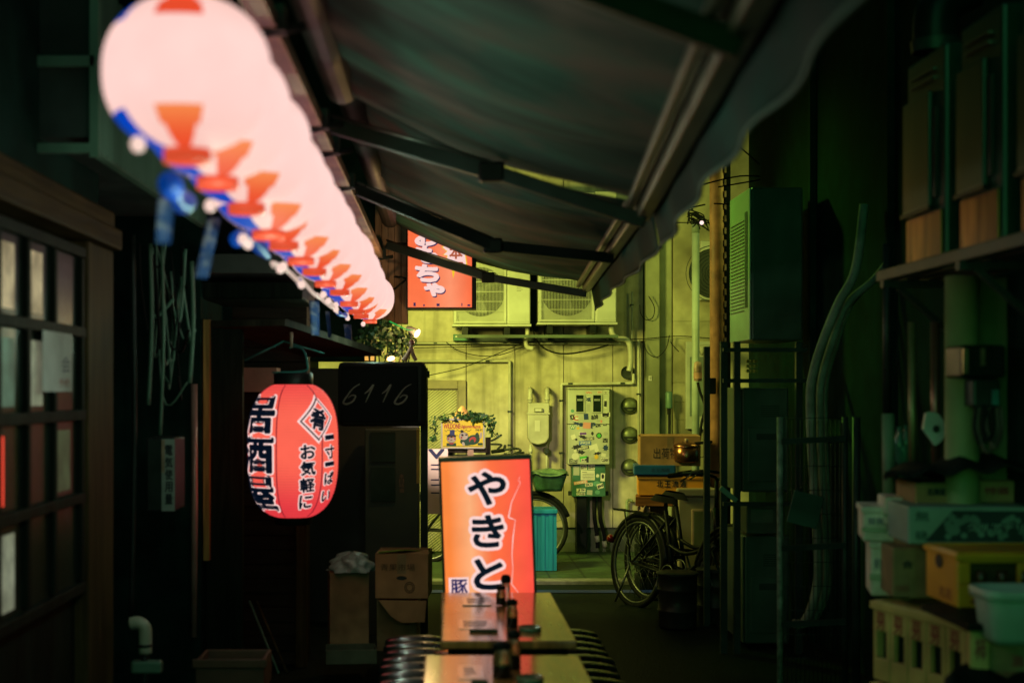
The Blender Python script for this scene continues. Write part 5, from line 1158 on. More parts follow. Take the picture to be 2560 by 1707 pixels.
t = thing('storage_locker', 'beige storage locker with a framed panel behind the bicycle', 'locker', (PX(1580,Yx),Yx-.05,0))
MB().box(PX(1556,Yx),PX(1640,Yx),Yx-.05,Yx+.3,.0,PZ(1140,Yx)).build('case', beige_m, t, bev=.01)
MB().box(PX(1552,Yx),PX(1642,Yx),Yx-.07,Yx+.32,PZ(1139,Yx),PZ(1120,Yx)).build('lid', beige_m, t, bev=.012)
MB().box(PX(1586,Yx),PX(1632,Yx),Yx-.064,Yx-.051,PZ(1260,Yx),PZ(1168,Yx)).build('door_panel', M('pink_trim', (.42,.28,.20), .5), t, bev=.006)
MB().box(PX(1591,Yx),PX(1628,Yx),Yx-.07,Yx-.065,PZ(1256,Yx),PZ(1173,Yx)).build('inset', M('olive_inset', (.16,.17,.08), .6), t)
t = thing('stock_pile', 'dark wooden pallet stack holding up the crates by the locker', 'pallets', (PX(1500,Yx),Yx,0))
for k in range(5): MB().box(PX(1470,Yx),PX(1552,Yx),Yx+.02,Yx+.34,.005+k*.12,.105+k*.12).build('pallet', dark_wood, t, bev=.006)
t = thing('pressure_cooker', 'copper coloured pressure cooker standing on the crate', 'cooker', P(1578,1062,Yx-.16))
c = P(1577,1061,Yx-.05); 
MB().lathe([(0,0),(.088,0),(.098,.015),(.1,.12),(.095,.122)], c, 28).build('pot', copper, t); MB().lathe([(.106,.124),(.106,.136),(.08,.15),(.03,.158),(0,.159)], c, 28).build('lid', copper, t)
MB().tube([c+Vector((0,0,.158)), c+Vector((0,0,.19))], .016, seg=10).build('weight', rust, t); MB().beam(c+Vector((.06,-.02,.15)), c+Vector((.2,-.05,.165)), .03, .022).build('handle', rubber, t, bev=.006)
# brown post with its pipes
t = thing('utility_post', 'tarnished brown utility post with the orange lamp glow in its colour', 'post', (PX(1648,11.7),11.7,0))
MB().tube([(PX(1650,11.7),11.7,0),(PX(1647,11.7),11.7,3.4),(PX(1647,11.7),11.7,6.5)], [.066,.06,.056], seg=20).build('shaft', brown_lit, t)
MB().box(PX(1664,11.7),PX(1676,11.7),11.66,11.7,0,6).build('channel', black_metal, t)
mb = MB()
for i in range(44): mb.box(PX(1667,11.6),PX(1671.5,11.6),11.650,11.659,.5+i*.10,.55+i*.10)
mb.build('slot_strip', rust, t)
MB().box(PX(1620,11.6),PX(1640,11.6),11.5,11.62,PZ(905,11.6),PZ(868,11.6)).build('switch_box', black_metal, t, bev=.008)
t = thing('insulator', 'brown cylindrical insulator on a wire arm beside the post', 'insulator', P(1605,870,12.0))
MB().lathe([(0,-.085),(.034,-.08),(.036,.03),(.03,.075),(.012,.085),(0,.085)], P(1603,853,12.0), 18).build('body', rust, t)
MB().lathe([(.0365,-.06),(.037,-.01)], P(1603,853,12.0), 18).build('paper_band', M('orange_band', (.5,.25,.15), .6), t)
MB().tube(smooth_path([P(1603,878,12.0), P(1608,900,12.0), P(1620,935,12.0), P(1612,970,12.0), P(1607,1010,12.0)],5), .012, seg=6).build('lead', rubber, t)
t = thing('spot_bulb', 'small bright white bulb among wires at the top of the conduit pole', 'lamp', P(1613,512,13.1))
MB().lathe([(0,-.02),(.014,-.013),(.02,0),(.014,.016),(0,.02)], P(1612,512,13.1), 16).build('bulb', EM('cool_bulb', (1.0,.7,.66), 1.3), t)
MB().lathe([(.018,.03),(.018,.06),(0,.06)], P(1612,512,13.1), 12).build('socket', black_metal, t)
rdm = random.Random(11)
t = thing('wire_bundle', 'tangle of black wires round the top of the conduit pole', 'wires', P(1600,500,13.2))
for i in range(12): MB().tube(smooth_path([P(1580+rdm.uniform(-6,50),470+rdm.uniform(0,45),13.2), P(1590+rdm.uniform(-10,25),495+rdm.uniform(-15,20),13.15), P(1600+rdm.uniform(-15,25),505+rdm.uniform(-15,15),13.2), P(1612+rdm.uniform(-30,20),528+rdm.uniform(-25,12),13.2)],5), .006, seg=5).build('wire', rubber, t)
for i, q in enumerate((((1560,440),(1700,405),(1800,415)), ((1640,468),(1760,472),(1840,465)), ((1620,470),(1480,500),(1380,520)), ((1650,430),(1790,402),(1850,360)), ((1690,330),(1760,390),(1800,420)))):
    tag(MB().tube(smooth_path([P(a,b,10.8) for a, b in q],8), .006, seg=5).build('overhead_wire', rubber, base=P(*q[0],10.8)), 'thin black overhead wire crossing to the dark right wall', 'wire', 'overhead wires by the post')
# small unit + door behind the pole
t = thing('white_door', 'narrow white door panel behind the conduit pole', 'door', P(1602,985,13.9))
MB().box(PX(1575,13.9),PX(1640,13.9),13.86,13.935,PZ(985,13.9),PZ(785,13.9)).build('leaf', ac_body, t, bev=.004)
MB().box(PX(1583,13.9),PX(1632,13.9),13.852,13.859,PZ(955,13.9),PZ(820,13.9)).build('glass', M('frosted_pane', (.2,.25,.2), .4), t)
t = thing('fan_unit', 'cream fan unit above the white door behind the post', 'fan', P(1622,600,13.8))
MB().box(PX(1606,13.8),PX(1690,13.8),13.72,13.93,PZ(690,13.8),PZ(555,13.8)).build('casing', ac_body, t, bev=.008)
mb = MB(); c = P(1640,628,13.71); 
for k in range(9): mb.tube([(c.x+.03*(k+1)*math.cos(a), c.y, c.z+.03*(k+1)*math.sin(a)) for a in [i*math.pi/16 for i in range(32)]], .003, seg=5, closed=True)
mb.build('grille', dark_steel, t)
MB().lathe([(.24,0),(0,.001)], (c.x,c.y+.006,c.z), 32, mat=Matrix.Rotation(R(90),3,'X')).build('opening', ac_dark, t)
tag(MB().tube(smooth_path([P(1608,805,13.7), P(1625,803,13.7), P(1650,815,13.7)],5), .05, seg=14).build('flexible_pipe', pvc, base=P(1650,815,13.7)), 'fat ribbed cream pipe emerging behind the conduit pole', 'pipe')

# ------------------------------------------------------------------ right side: dark building, rack of units
t = thing('dark_building', 'unlit black building wall along the right side of the alley', 'building', (2.4, 6, 0))
MB().box(2.4, 4.6, 5.3, 11.2, 0, 8).build('wall', black_wall, t)
MB().box(1.9, 4.6, -1, 5.29, 0, 8).build('near_wall', dark_wall, t)
for i, y in enumerate((6.2,7.6,9.2)): MB().box(2.36,2.399,y-.03,y+.03,0,8).build('pilaster_strip', dark_wall, t)
MB().box(.2, 2.39, 5.4, 11.0, 5.2, 5.3).build('sky_blocker', dark_wood, t)  # added slab out of view, blocks sky light above the alley
MB().tube([P(2038,560,6.2), P(2038,950,6.2)], .02, seg=10).build('drainpipe', dark_steel, t)
def stack_ac(lb, x0, x1, zt_, zb_, y0, dep, grille):
    t = thing('outdoor_unit', lb, 'air conditioner', (x0, y0, zb_), 'outdoor units stacked on the right')
    MB().box(x0+.012,x1,y0,y0+dep,zb_,zt_).build('casing', ac_grey, t, bev=.012)
    s = MB().box(x0,x0+.011,y0+.004,y0+dep,zb_+.005,zt_-.005).build('fan_side', ac_body if grille else M('darkened_side', (.10,.13,.08), .5), t, bev=.004)  # top unit's side kept pale as if lit, the lower ones darkened
    if grille:
        g = MB(); n = 26
        for i in range(n):
            z = zb_+.2*(zt_-zb_)+(zt_-zb_)*.62*i/n; g.box(x0-.004,x0-.0005,y0+.16,y0+dep-.04,z,z+.006)
        g.build('grille', dark_steel, t, s)
        MB().poly([(y0+.06,zb_+.22*(zt_-zb_)),(y0+.13,zb_+.22*(zt_-zb_)),(y0+.13,zb_+.85*(zt_-zb_)),(y0+.06,zb_+.85*(zt_-zb_))], lambda u, v, d: Vector((x0-.001-d, u, v)), .003).build('dark_slot', ac_dark, t, s)
    else:
        MB().box(x0+.05*1,x1-.03,y0-.008,y0-.001,zb_+(zt_-zb_)*.1,zb_+(zt_-zb_)*.62).build('service_cover', ac_grey, t, bev=.006)
        MB().box(x0+.10,x1-.08,y0-.011,y0-.009,zb_+(zt_-zb_)*.50,zb_+(zt_-zb_)*.56).build('handle_recess', ac_dark, t)
        g = MB()
        for i in range(6): g.box(x0+.13,x1-.06,y0-.004,y0-.0012,zb_+(zt_-zb_)*(.72+.02*i),zb_+(zt_-zb_)*(.728+.02*i))
        g.build('vents', ac_dark, t)
    return t
YA = 9.0
stack_ac('tall outdoor unit with green lit grille side, top of the stack', PX(1722,YA), PX(1845,YA), PZ(430,YA), PZ(782,YA), YA, .62, True)
stack_ac('grey outdoor unit in the middle of the stack', PX(1700,YA-.1), PX(1812,YA-.1), PZ(890,YA-.1), PZ(1130,YA-.1), YA-.1, .6, False)
stack_ac('grey outdoor unit standing on the ground below the others', PX(1706,YA-.1), PX(1814,YA-.1), PZ(1230,YA-.1), PZ(1478,YA-.1), YA-.1, .6, False)
t = thing('unit_rack', 'dark steel rack carrying the stacked grey units', 'rack', (PX(1690,8.9),8.9,0))
for a, y in ((1660,8.75),(1690,8.75),(1832,8.75),(1690,9.75)): MB().box(PX(a,8.8)-.02,PX(a,8.8)+.02,y,y+.04,0,PZ(785,8.8)).build('post', dark_steel, t)
for dy in (800,870,1150): MB().box(PX(1655,8.8),PX(1845,8.8),8.70,8.745,PZ(dy+9,8.8),PZ(dy,8.8)).build('shelf_rail', dark_steel, t)
MB().beam(P(1655,1120,8.7), P(1692,1150,8.7), .02, .03).build('brace', teal_metal, t)
mb = MB()
for i in range(3):
    for j in range(3): mb.cbox(P(1718+i*9, 830+j*11+ (40 if False else 0), 8.85), (.02,.02,.02))
tag(mb.build('brass_fittings', M('brass', (.35,.22,.05), .4, metal=.6), base=P(1727,840,8.85)), 'cluster of small brass valve fittings on the rack shelf', 'fittings')
t = thing('bottle_carton', 'dark carton with pale bottle tops on the rack shelf', 'carton', P(1745,1220,8.85))
MB().box(PX(1715,8.85),PX(1785,8.85),8.85,9.15,PZ(1226,8.85),PZ(1160,8.85)).build('case', M('dim_box', (.08,.08,.06), .7), t, bev=.008)
MB().box(PX(1725,8.85),PX(1775,8.85),8.845,8.849,PZ(1200,8.85),PZ(1170,8.85)).build('label', M('dim_label', (.12,.13,.10), .7), t)
# drums
dr = local('metal_drum', 'dark drum', 'drum', 'metal drums by the bicycle')
MB().lathe([(0,.01),(.125,.01),(.13,.02),(.13,.12),(.136,.125),(.13,.13),(.132,.26),(.138,.265),(.134,.27),(.134,.36),(.142,.365),(.142,.38),(.13,.38),(.128,.02)], (0,0,0), 30).build('drum_body', M('oily_metal', (.035,.033,.026), .45, metal=.3, var=.4, spec=.2), dr)
MB().tube(smooth_path([(-.135,0,.33),(-.15,-.03,.28),(-.135,0,.24)],4), .006, seg=6).build('handle', steel, dr)
MB().lathe([(0,.392),(.06,.39),(.135,.384),(.146,.378)], (0,0,0), 30).build('lid', dark_steel, dr)
dr.location = (PX(1556,9.7),9.7,0); dr['label'] = 'dark metal drum in front of the bicycle, left of the pair'
dup(dr, (PX(1646,9.9),9.9,0), (0,0,1), 'dark metal drum in front of the bicycle, right of the pair')
# trellis fence and insulated pipes
t = thing('wire_fence', 'wire mesh fence panel with tube posts on the right', 'fence', (PX(1800,7.4),7.4,0))
for a, r, mt in ((1792,.017,steel),(1941,.017,dark_steel),(1967,.022,dark_steel)): MB().tube([(PX(a,7.4),7.4,0),(PX(a,7.4),7.4,PZ(958,7.4))], r, seg=10).build('post', M('speckled_post', (.20,.22,.18), .6, var=.6, sc=30) if a == 1792 else mt, t)
mb = MB()
for i in range(15): mb.tube([(PX(1800+i*10,7.4),7.41,.05),(PX(1800+i*10,7.4),7.41,PZ(965,7.4))], .0022, seg=4)
for i in range(12): mb.tube([(PX(1795,7.4),7.405,.1+i*.125),(PX(1940,7.4),7.405,.1+i*.125)], .0022, seg=4)
mb.build('mesh', dark_steel, t)
for dy in (1010,1255,1430): MB().beam(P(1795,dy+4,7.38), P(1942,dy-3,7.38), .02, .03).build('rail', dark_steel, t)
for i, (o, r) in enumerate(((0,11),(22,9),(34,6))):
    q = [(1985+o*.2,470),(1965+o*.5,620),(1925+o*.9,700),(1885+o,800),(1864+o,880),(1862+o,960),(1868+o*.9,1080),(1878+o*.8,1250),(1876+o*.8,1350),(1850+o*.6,1425),(1822,1432)]
    if i: q[0] = (2070,560); q[1] = (2010,640)
    tag(MB().tube(smooth_path([P(a,b,7.7+.05*i) for a, b in q],7), r/FD*7.7, seg=12).build('insulated_pipe', rubber_g, base=P(1860,960,7.7)), ('fat grey insulated pipe, leftmost of the curving bundle', 'grey insulated pipe in the middle of the curving bundle', 'thin grey insulated pipe, rightmost of the curving bundle')[i], 'pipe', 'insulated pipes curving down the right wall')
t = thing('green_board', 'dark green board hung askew on the wire fence', 'board', P(1860,1180,7.3))
MB().cbox(P(1850,1170,7.32), (.16,.012,.17), Matrix.Rotation(R(14),3,'Y')).build('board', M('green_board_m', (.03,.07,.05), .6), t, bev=.004)
MB().tube([P(1838,1130,7.315), P(1846,1105,7.36)], .004, seg=5).build('cord', rubber, t)

# upper right cabinets on a shelf
XR = 1.63
glossy_p = M('lantern_sheen_panel', (.62,.33,.10), .3, metal=.9, var=.8, sc=14, bump=.2, grime=.8, stretch=(1,1,.12))  # orange streaks painted in for the lanterns' reflection on the metal
cab_m = M('green_grey_cabinet', (.016,.048,.030), .38, var=.2, bump=.03, stretch=(1,1,.3))
for i, (y0, y1, lb) in enumerate(((4.65,5.03,'tall grey cabinet unit farthest along the upper shelf'), (4.17,4.51,'tall grey cabinet unit in the middle of the upper shelf'), (3.66,4.03,'tall grey cabinet unit nearest the camera on the upper shelf'))):
    t = thing('cabinet_unit', lb, 'outdoor unit', (XR, y0, 2.06), 'cabinet units on the upper right shelf')
    MB().box(XR+.008,XR+.28,y0,y1,2.06,2.76).build('casing', cab_m, t, bev=.012)
    MB().box(XR-.002,XR+.007,y0+.01,y1-.02,2.06,2.215).build('lower_panel', glossy_p, t, bev=.003)
    MB().box(XR-.012,XR+.007,y0+.10,y1-.01,2.235,2.62).build('cover', cab_m, t, bev=.006)
    MB().box(XR-.020,XR-.001,y0+.08,y1-.01,2.220,2.234).build('ledge', black_metal, t)
    MB().box(XR-.004,XR+.007,y0+.06,y0+.085,2.26,2.56).build('slot', ac_dark, t)
    g = MB()
    for k in range(2): g.beam((XR+.002,y0+.08,2.66+k*.03),(XR+.002,y1-.06,2.665+k*.03), .012, .006)
    g.build('badge_strip', steel, t)
t = thing('wall_shelf', 'dark slatted shelf under the cabinet units', 'shelf', (XR, 4.4, 2.0))
for k in range(5): MB().box(XR-.05+k*.075,XR+.005+k*.075,3.4,5.2,2.015,2.055).build('slat', dark_steel, t, bev=.004)
for y in (3.5,4.35,5.1): MB().beam((XR-.06,y,2.0),(1.9,y,2.0), .03, .026).beam((XR+.0,y,1.99),(1.9,y,1.75), .02, .02).build('bracket', dark_steel, t)
t = thing('vent_duct', 'black bent vent duct above the cabinet units', 'duct', P(2190,60,4.9))
MB().tube(smooth_path([P(2150,110,4.9), P(2150,40,4.9), P(2170,5,4.9), P(2230,-30,4.9)],5), .075, seg=14).build('duct', black_metal, t)
MB().lathe([(.08,-.02),(.085,.02)], P(2150,108,4.9), 16).build('collar', dark_steel, t)
# lower right wall with column, meter, cables
t = thing('pale_column', 'rounded yellowish column on the right under the shelf', 'column', (PX(2205,4.75),4.75,0))
MB().tube([(PX(2210,4.75),4.75,0),(PX(2210,4.75),4.75,2.0)], .055, seg=20).build('shaft', M('olive_paint', (.26,.28,.12), .5, var=.2), t)
MB().lathe([(.062,.0),(.062,.03)], (PX(2210,4.75),4.75,1.2), 20).build('band', dark_steel, t)
tag(MB().box(PX(2225,4.85),PX(2420,4.85),4.80,4.9,0,2.0).build('rendered_wall', M('olive_render', (.17,.17,.09), .8, var=.2), base=(PX(2300,4.85),4.85,0)), 'dim olive rendered wall piece behind the hanging cables', 'wall')
for i, (a, r, mt, y0, y1, lb) in enumerate(((2148,.016,M('worn_red_pole',(.25,.12,.09),.3,metal=.6),740,1150,'reddish worn steel pole beside the pale column'), (2095,.014,M('brass_pole',(.22,.20,.09),.35,metal=.5),740,1180,'thin yellowish pole left of the pale column'), (2040,.022,M('pale_green_pole',(.16,.22,.14),.5),950,1200,'short pale green pole standing behind the boxes'))):
    tag(MB().tube([P(a,y0,5.1), P(a+3,y1,5.1)], r, seg=12).build('steel_pole', mt, base=P(a,y1,5.1)), lb, 'pole', 'poles behind the boxes')
t = thing('fuse_box', 'black fuse box with looped cables hanging from it', 'fuse box', P(2260,900,4.6))
MB().box(PX(2208,4.6),PX(2312,4.6),4.6,4.75,PZ(868,4.6),PZ(792,4.6)).build('box', black_metal, t, bev=.01)
tm_ = M('worn_brass', (.35,.28,.15), .3, metal=.6)
MB().box(PX(2210,4.6),PX(2222,4.6),4.59,4.599,PZ(858,4.6),PZ(800,4.6)).build('terminal', tm_, t)
MB().box(PX(2252,4.6),PX(2259,4.6),4.585,4.598,PZ(840,4.6),PZ(800,4.6)).build('terminal', tm_, t)
MB().box(PX(2240,4.6),PX(2305,4.6),4.62,4.72,PZ(935,4.6),PZ(869,4.6)).build('lower_box', dark_steel, t, bev=.01)
MB().box(PX(2284,4.6),PX(2298,4.6),4.612,4.619,PZ(930,4.6),PZ(895,4.6)).build('switch', M('teal_switch', (.05,.22,.22), .4), t)
for i, (a, b, c) in enumerate(((2243,2268,1020),(2250,2290,1040),(2262,2280,1010),(2272,2300,1028))):
    MB().tube(smooth_path([P(a,935,4.6), P(a-4,985,4.59), P((a+b)/2,c,4.58-.01*i), P(b+2,985,4.59), P(b,935,4.6)],6), .007, seg=7).build('cable', M('brown_cable', (.09,.06,.045), .6) if i % 2 else rubber, t)
t = thing('round_disc', 'white half disc sign on the wall left of the column', 'disc', P(2150,985,5.0))
mb = MB(); mb.poly([(.048*math.cos(a), .06*math.sin(a)) for a in [R(-75)+i*R(190)/18 for i in range(19)]] + [(-.03,.0)], lambda u, v, d: P(2140,985,5.0)+Vector((u,d,v)), .015); mb.build('disc', crate_p, t)
mb = MB(); mb.poly([(.012*math.cos(a), .014*math.sin(a)) for a in [i*math.pi/6 for i in range(12)]], lambda u, v, d: P(2150,985,5.0)+Vector((u,-.002-d,v)), .003); mb.build('hole', ac_dark, t)
t = thing('glass_jars', 'clutch of glinting glass bottles behind the boxes', 'bottles', P(2070,1050,5.2))
for i, (a, b) in enumerate(((2066,1062),(2082,1058),(2074,1075))): MB().lathe([(0,0),(.02,0),(.021,.08),(.009,.11),(.009,.13),(0,.131)], P(a,b,5.2), 14).build('jar', M('green_glass', (.08,.2,.15), .1, bump=0, rvar=.02), t)

# boxes at the lower right
def obox_thing(name, label, cat, A, B, zb_, zt_, depth, mat, bev=.006, group=None):
    """A, B = floor plan ends (x, y) of the visible long face"""
    A, B = Vector((A[0],A[1],0)), Vector((B[0],B[1],0)); L = (B-A).length; an = math.atan2(B.y-A.y, B.x-A.x)
    t = thing(name, label, cat, (A.x, A.y, zb_), group, rot=(0,0,an)); return t, L, zt_-zb_
# cream bottle crates (long side runs along the alley)
A, B = (PX(2005,4.9), 4.9), (PX(2005,4.9)+.15, 4.44)
def bottle_crate(label, z0, z1):
    t, L, H = obox_thing('bottle_crate', label, 'crate', A, B, z0, z1, .3, crate_c, group='bottle crates at the lower right')
    n = 5; b = MB(); w1 = L/n
    for i in range(n):
        x0 = i*w1
        b.box(x0+.002,x0+w1-.002,.0,.02,0,H*.28).box(x0+.002,x0+w1-.002,.0,.02,H*.62,H).box(x0+.002,x0+w1*.22,.0,.02,H*.28,H*.62).box(x0+w1*.78,x0+w1-.002,.0,.02,H*.28,H*.62)
    b.box(0,L,.021,.32,0,.02).box(0,.02,.021,.32,.021,H).box(L-.02,L,.021,.32,.021,H).box(.02,L-.02,.30,.32,.021,H)
    b.box(-.008,L+.008,-.008,.33,H-.03,H-.004)
    cb = b.build('crate_body', crate_c, t, bev=.003)
    MB().box(.02,L-.02,.03,.29,.021,H*.9).build('dark_inside', ac_dark, t)
    mb = MB()
    for i in range(n):
        for s, a, c in (('百', .74, .86), ('万', .64, .74)): letters(mb, s, lambda u, v, d: Vector((u, -d-.0005, v)), i*w1+w1*.25, i*w1+w1*.75, H*(a-.0), H*c, 0, .0015, stroke=.0012, sm=0, sd=.0017)
    mb.build('lettering', [ink_red], t, cb)
bottle_crate('cream bottle crate with red lettering, upper one of the stack', .63, .90)
bottle_crate('cream bottle crate with red lettering, under the upper one', .355, .62)
bottle_crate('cream bottle crate on the ground, lowest of the stack', .08, .345)
tag(MB().box(PX(2000,4.9)-.02,PX(2000,4.9)+.45,4.5,5.2,0,.07).build('wooden_pallet', dark_wood, base=(PX(2100,4.8),4.8,0)), 'dark pallet under the bottle crates', 'pallet')
def plain(name, label, cat, dx0, dx1, dyb, dyt, Y, dep, mat, rz, lid=None, txt=None, band=None, extra=None):
    w_ = PX(dx1,Y)-PX(dx0,Y); z0, z1 = PZ(dyb,Y), PZ(dyt,Y)
    t = thing(name, label, cat, (PX(dx0,Y), Y, z0), rot=(0,0,R(rz))); h = z1-z0
    b = MB().box(0,w_,0,dep,0,h).build('body', mat, t, bev=.008)
    if lid: MB().box(-.006,w_+.006,-.006,dep+.006,h-lid,h+.003).build('lid', mat, t, bev=.006)
    if txt:
        mb = MB(); ms = []
        for (s, a, b2, c, d, m) in txt:
            if m not in ms: ms.append(m)
            letters(mb, s, lambda u, v, dd: Vector((u, -dd, v)), a*w_, b2*w_, c*h, d*h, ms.index(m), .002, stroke=.0012, sm=ms.index(m), sd=.0024)
        mb.build('print', ms, t, b)
    if mat is styro:
        MB().box(-.004,w_+.004,-.0075,-.006,h*.30,h*.42).build('tape', M('clear_tape', (.42,.40,.30), .3), t, b)
        mb = MB(); letters(mb, '鮮魚', lambda u, v, dd: Vector((u, -dd, v)), w_*.15, w_*.6, h*.5, h*.72, 0, .0085); mb.build('print', M('blue_print', (.06,.10,.22), .6), t, b)
    if mat in (cardboard, cardboard_d) and h > .1:
        MB().box(w_*.44,w_*.56,-.0018,-.0005,0,h).build('tape', M('brown_tape', (.34,.21,.10), .35), t, b)
        mb = MB(); letters(mb, '天地無用', lambda u, v, dd: Vector((u, -dd, v)), w_*.06, w_*.40, h*.12, h*.26, 0, .002); mb.build('print', [ink_red], t, b)
    if extra: extra(t, b, w_, h)
    return t
plain('foam_box', 'white foam box at the left end of the pile, upper one', 'box', 1982, 2058, 1243, 1165, 4.95, .22, styro, -12, .02)
plain('foam_box', 'white foam box at the left end of the pile, lower one', 'box', 2000, 2052, 1368, 1246, 4.95, .2, styro, -12, .02)
plain('foam_box', 'small white foam box tucked behind the fruit carton', 'box', 2032, 2075, 1205, 1142, 4.9, .2, styro, -10)
plain('brown_box', 'brown carton with a cut corner between foam box and yellow crate', 'box', 2050, 2140, 1372, 1258, 4.75, .2, cardboard_d, -6, None, [('合', .25,.5,.6,.75,ink)])
def grape(t, b, w_, h):
    mb = MB(); F = lambda u, v, d: Vector((u, -d, v))
    mb.add([F(w_*.12,h*.08,.001), F(w_*.98,h*.08,.001), F(w_*.98,h*.9,.001), F(w_*.32,h*.9,.001)], [(0,1,2,3)], 0)
    rd = random.Random(5)
    for i in range(34):
        u, v = w_*rd.uniform(.28,.95), h*rd.uniform(.2,.72); r = h*rd.uniform(.08,.13); mb.add([F(u+r*math.cos(q*.5236), v+r*math.sin(q*.5236), .0014+.00005*i) for q in range(12)], [tuple(range(12))], 1)
    letters(mb, 'クリアデリア', F, w_*.42, w_*.92, h*.36, h*.58, 2, .0042, stroke=.004, sm=0, sd=.0036)
    letters(mb, '無', F, w_*.05, w_*.15, h*.6, h*.88, 0, .002); letters(mb, '糖', F, w_*.05, w_*.14, h*.12, h*.36, 0, .002)
    mb.build('print', [M('dark_print', (.02,.03,.04), .6, bump=0), M('pale_print', (.16,.24,.22), .6, bump=0, var=.3), M('white_print', (.4,.5,.46), .6, bump=0)], t, b)
plain('fruit_carton', 'pale green fruit carton with printed grapes and kana', 'carton', 2086, 2400, 1250, 1163, 4.6, .28, crate_t, -4, None, None, None, grape)
plain('brown_box', 'flat brown carton on the fruit carton, left of the seam', 'box', 2102, 2238, 1160, 1108, 4.75, .26, cardboard, -4, None, [('北海道', .2,.5,.45,.75,ink), ('産', .7,.85,.4,.8,ink)])
plain('brown_box', 'flat brown carton on the fruit carton, right of the seam', 'box', 2244, 2420, 1155, 1103, 4.75, .26, cardboard, -4, None, [('特選', .1,.4,.4,.7,ink_red)])
mb = MB(); 
def tarp(u, v):
    return P(2030+400*u,1112-22*u,4.6+.5*v) + Vector((0,0,.03+.06*math.sin(math.pi*u)*math.sin(math.pi*v)+.02*math.sin(u*17)*v+.012*math.sin(u*29+v*7)))
mb.grid(tarp, 30, 10); tag(mb.build('dark_tarp', rubber, base=P(2200,1090,4.8), solid=.006), 'dark tarpaulin draped over the cartons', 'tarpaulin')
plain('brown_box', 'small dark carton holding up the right end of the pile', 'box', 2150, 2420, 1270, 1252, 4.62, .3, cardboard_d, 9)
# yellow crate
Yy = 4.3
t = thing('yellow_crate', 'orange yellow plastic bottle crate with handle slots and red character', 'crate', (PX(2200,Yy), Yy, PZ(1396,Yy)), rot=(0,0,R(1)))
h = PZ(1268,Yy)-PZ(1396,Yy); L, W = .40, .27
b = MB()
b.box(0,L,0,.018,0,h*.42).box(0,L,0,.018,h*.80,h).box(0,.04,0,.018,h*.42,h*.80).box(L*.46,L*.54,0,.018,h*.42,h*.80).box(L-.04,L,0,.018,h*.42,h*.80)
b.box(0,.018,.019,W,0,h).box(L-.018,L,.019,W,0,h).box(.018,L-.018,W-.018,W,0,h).box(.018,L-.018,.019,W-.018,0,.015)
cb = b.build('crate_body', crate_y, t, bev=.005)
MB().box(-.008,L+.008,-.008,W+.008,h-.022,h-.004).build('rim', crate_y, t, bev=.004)
MB().box(.03,L-.03,.03,W-.03,.016,h*.85).build('inside', M('crate_shadow', (.12,.05,.01), .7), t)
mb = MB()
for i in range(5): mb.tube([(.075+i*.065,-.001+.012,h*.40),(.075+i*.065,.012,h*.66)], .016, seg=8)
mb.build('bottle_row', glass_b, t)
mb = MB(); letters(mb, '木', lambda u, v, d: Vector((u,-d,v)), .04, .12, h*.06, h*.36, 0, .002, stroke=.003, sm=0, sd=.0022); letters(mb, '北酒', lambda u, v, d: Vector((-d,.20-u,v)), .05, .15, h*.1, h*.3, 0, .002); mb.build('lettering', [ink_red], t, cb)
mb = MB(); mb.poly([(.03*math.cos(a), .022*math.sin(a)) for a in [i*math.pi/8 for i in range(16)]], lambda u, v, d: Vector((-.001-d, .15+u, h*.74+v)), .002); mb.build('hand_hole', ac_dark, t, cb)
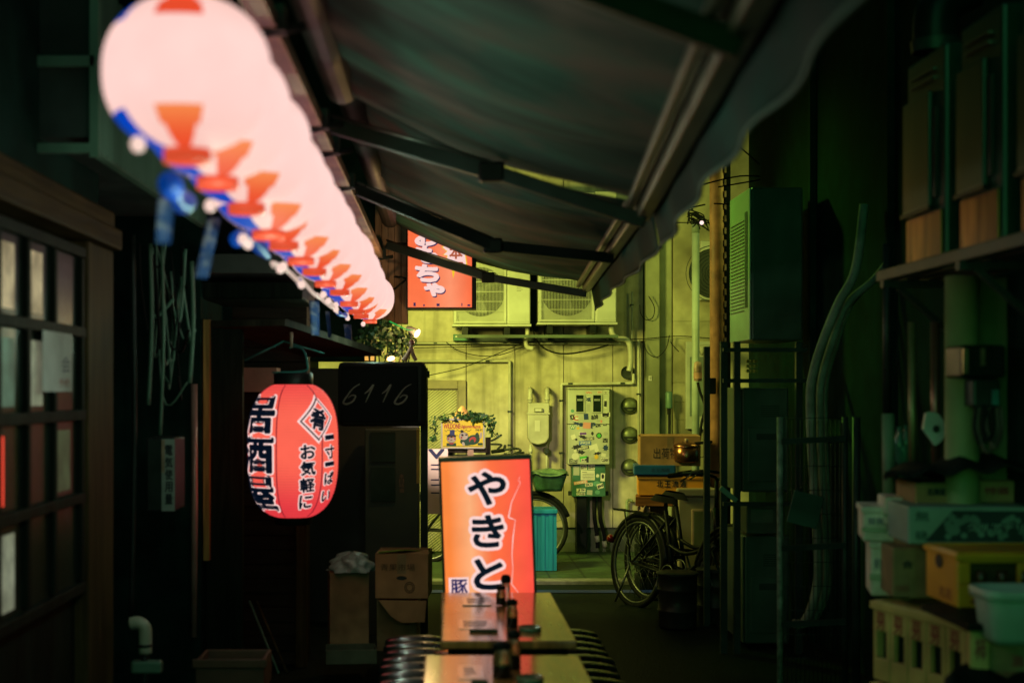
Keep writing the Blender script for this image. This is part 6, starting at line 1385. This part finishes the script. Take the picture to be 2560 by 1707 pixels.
# white tub
t = thing('plastic_tub', 'white ribbed plastic tub with a lid at the right edge', 'tub', P(2320,1470,3.9))
c = P(2325,1474,4.0); H = .155
def tubp(prof):
    mb = MB(); n = 48; vs = []
    for a, b, z in prof:
        for k in range(n):
            q = 2*math.pi*k/n; ca, sa = math.cos(q), math.sin(q); rb = 1 + .006*(k % 2)
            vs.append(c + Vector((a*rb*math.copysign(abs(ca)**.42, ca), b*rb*math.copysign(abs(sa)**.42, sa), z)))
    m_ = len(prof); mb.add(vs, [(i_*n+k, i_*n+(k+1) % n, (i_+1)*n+(k+1) % n, (i_+1)*n+k) for i_ in range(m_-1) for k in range(n)], 0, True); return mb
tubp([(0,0,0),(.060,.05,0),(.078,.066,.018),(.090,.078,H*.8)]).build('tub_body', crate_p, t)
tubp([(.090,.078,H*.8),(.100,.088,H*.81),(.103,.091,H*.96),(.097,.085,H),(.088,.076,H*.97),(.082,.07,H*.5),(0,0,H*.48)]).build('rim', crate_p, t)
MB().tube(smooth_path([c+Vector((.02,-.09,H*.9)), c+Vector((.022,-.097,H+.04)), c+Vector((.05,-.098,H+.055)), c+Vector((.085,-.09,H+.02))],5), .008, seg=8).build('handle', crate_p, t)
tag(MB().box(PX(2195,4.1),PX(2500,4.1),4.0,4.4,PZ(1420,4.1)-.02,PZ(1420,4.1)).build('plank_shelf', dark_wood, base=P(2300,1425,4.1)), 'dark plank carrying the white tub', 'plank')
plain('brown_box', 'pale carton with an orange print below the plank', 'box', 2226, 2272, 1545, 1440, 4.05, .12, crate_c, -16, None, [('柿', .3,.8,.3,.8,ink_red)])
plain('brown_box', 'dark carton under the white tub at the right edge', 'box', 2262, 2430, 1560, 1476, 4.05, .12, cardboard_d, -12, None, [('直送', .35,.7,.4,.7,ink_red)])
tag(MB().grid(lambda u, v: P(2190+260*u,1540+60*v,3.9+.15*(1-v))+Vector((0,.02*math.sin(u*13),.02*math.sin(u*9+v*6))), 16, 8).build('black_sack', rubber, base=P(2300,1560,3.9), solid=.03), 'black bin sack slumped at the lower right corner', 'sack')
# litter
rd = random.Random(9)
for i in range(5):
    p = Vector((rd.uniform(.8,2.0), rd.uniform(6.2,9.5), .006)); s = rd.uniform(.02,.04)
    mb = MB(); mb.add([p+Vector((-s,-s*.6,0)), p+Vector((s,-s*.5,.004)), p+Vector((s*.8,s*.7,.001)), p+Vector((-s*.7,s*.5,.006))], [(0,1,2,3)])
    tag(mb.build('paper_scrap', paper, base=p, solid=.001), 'tiny pale paper scrap on the dark asphalt', 'litter', 'paper scraps on the ground')
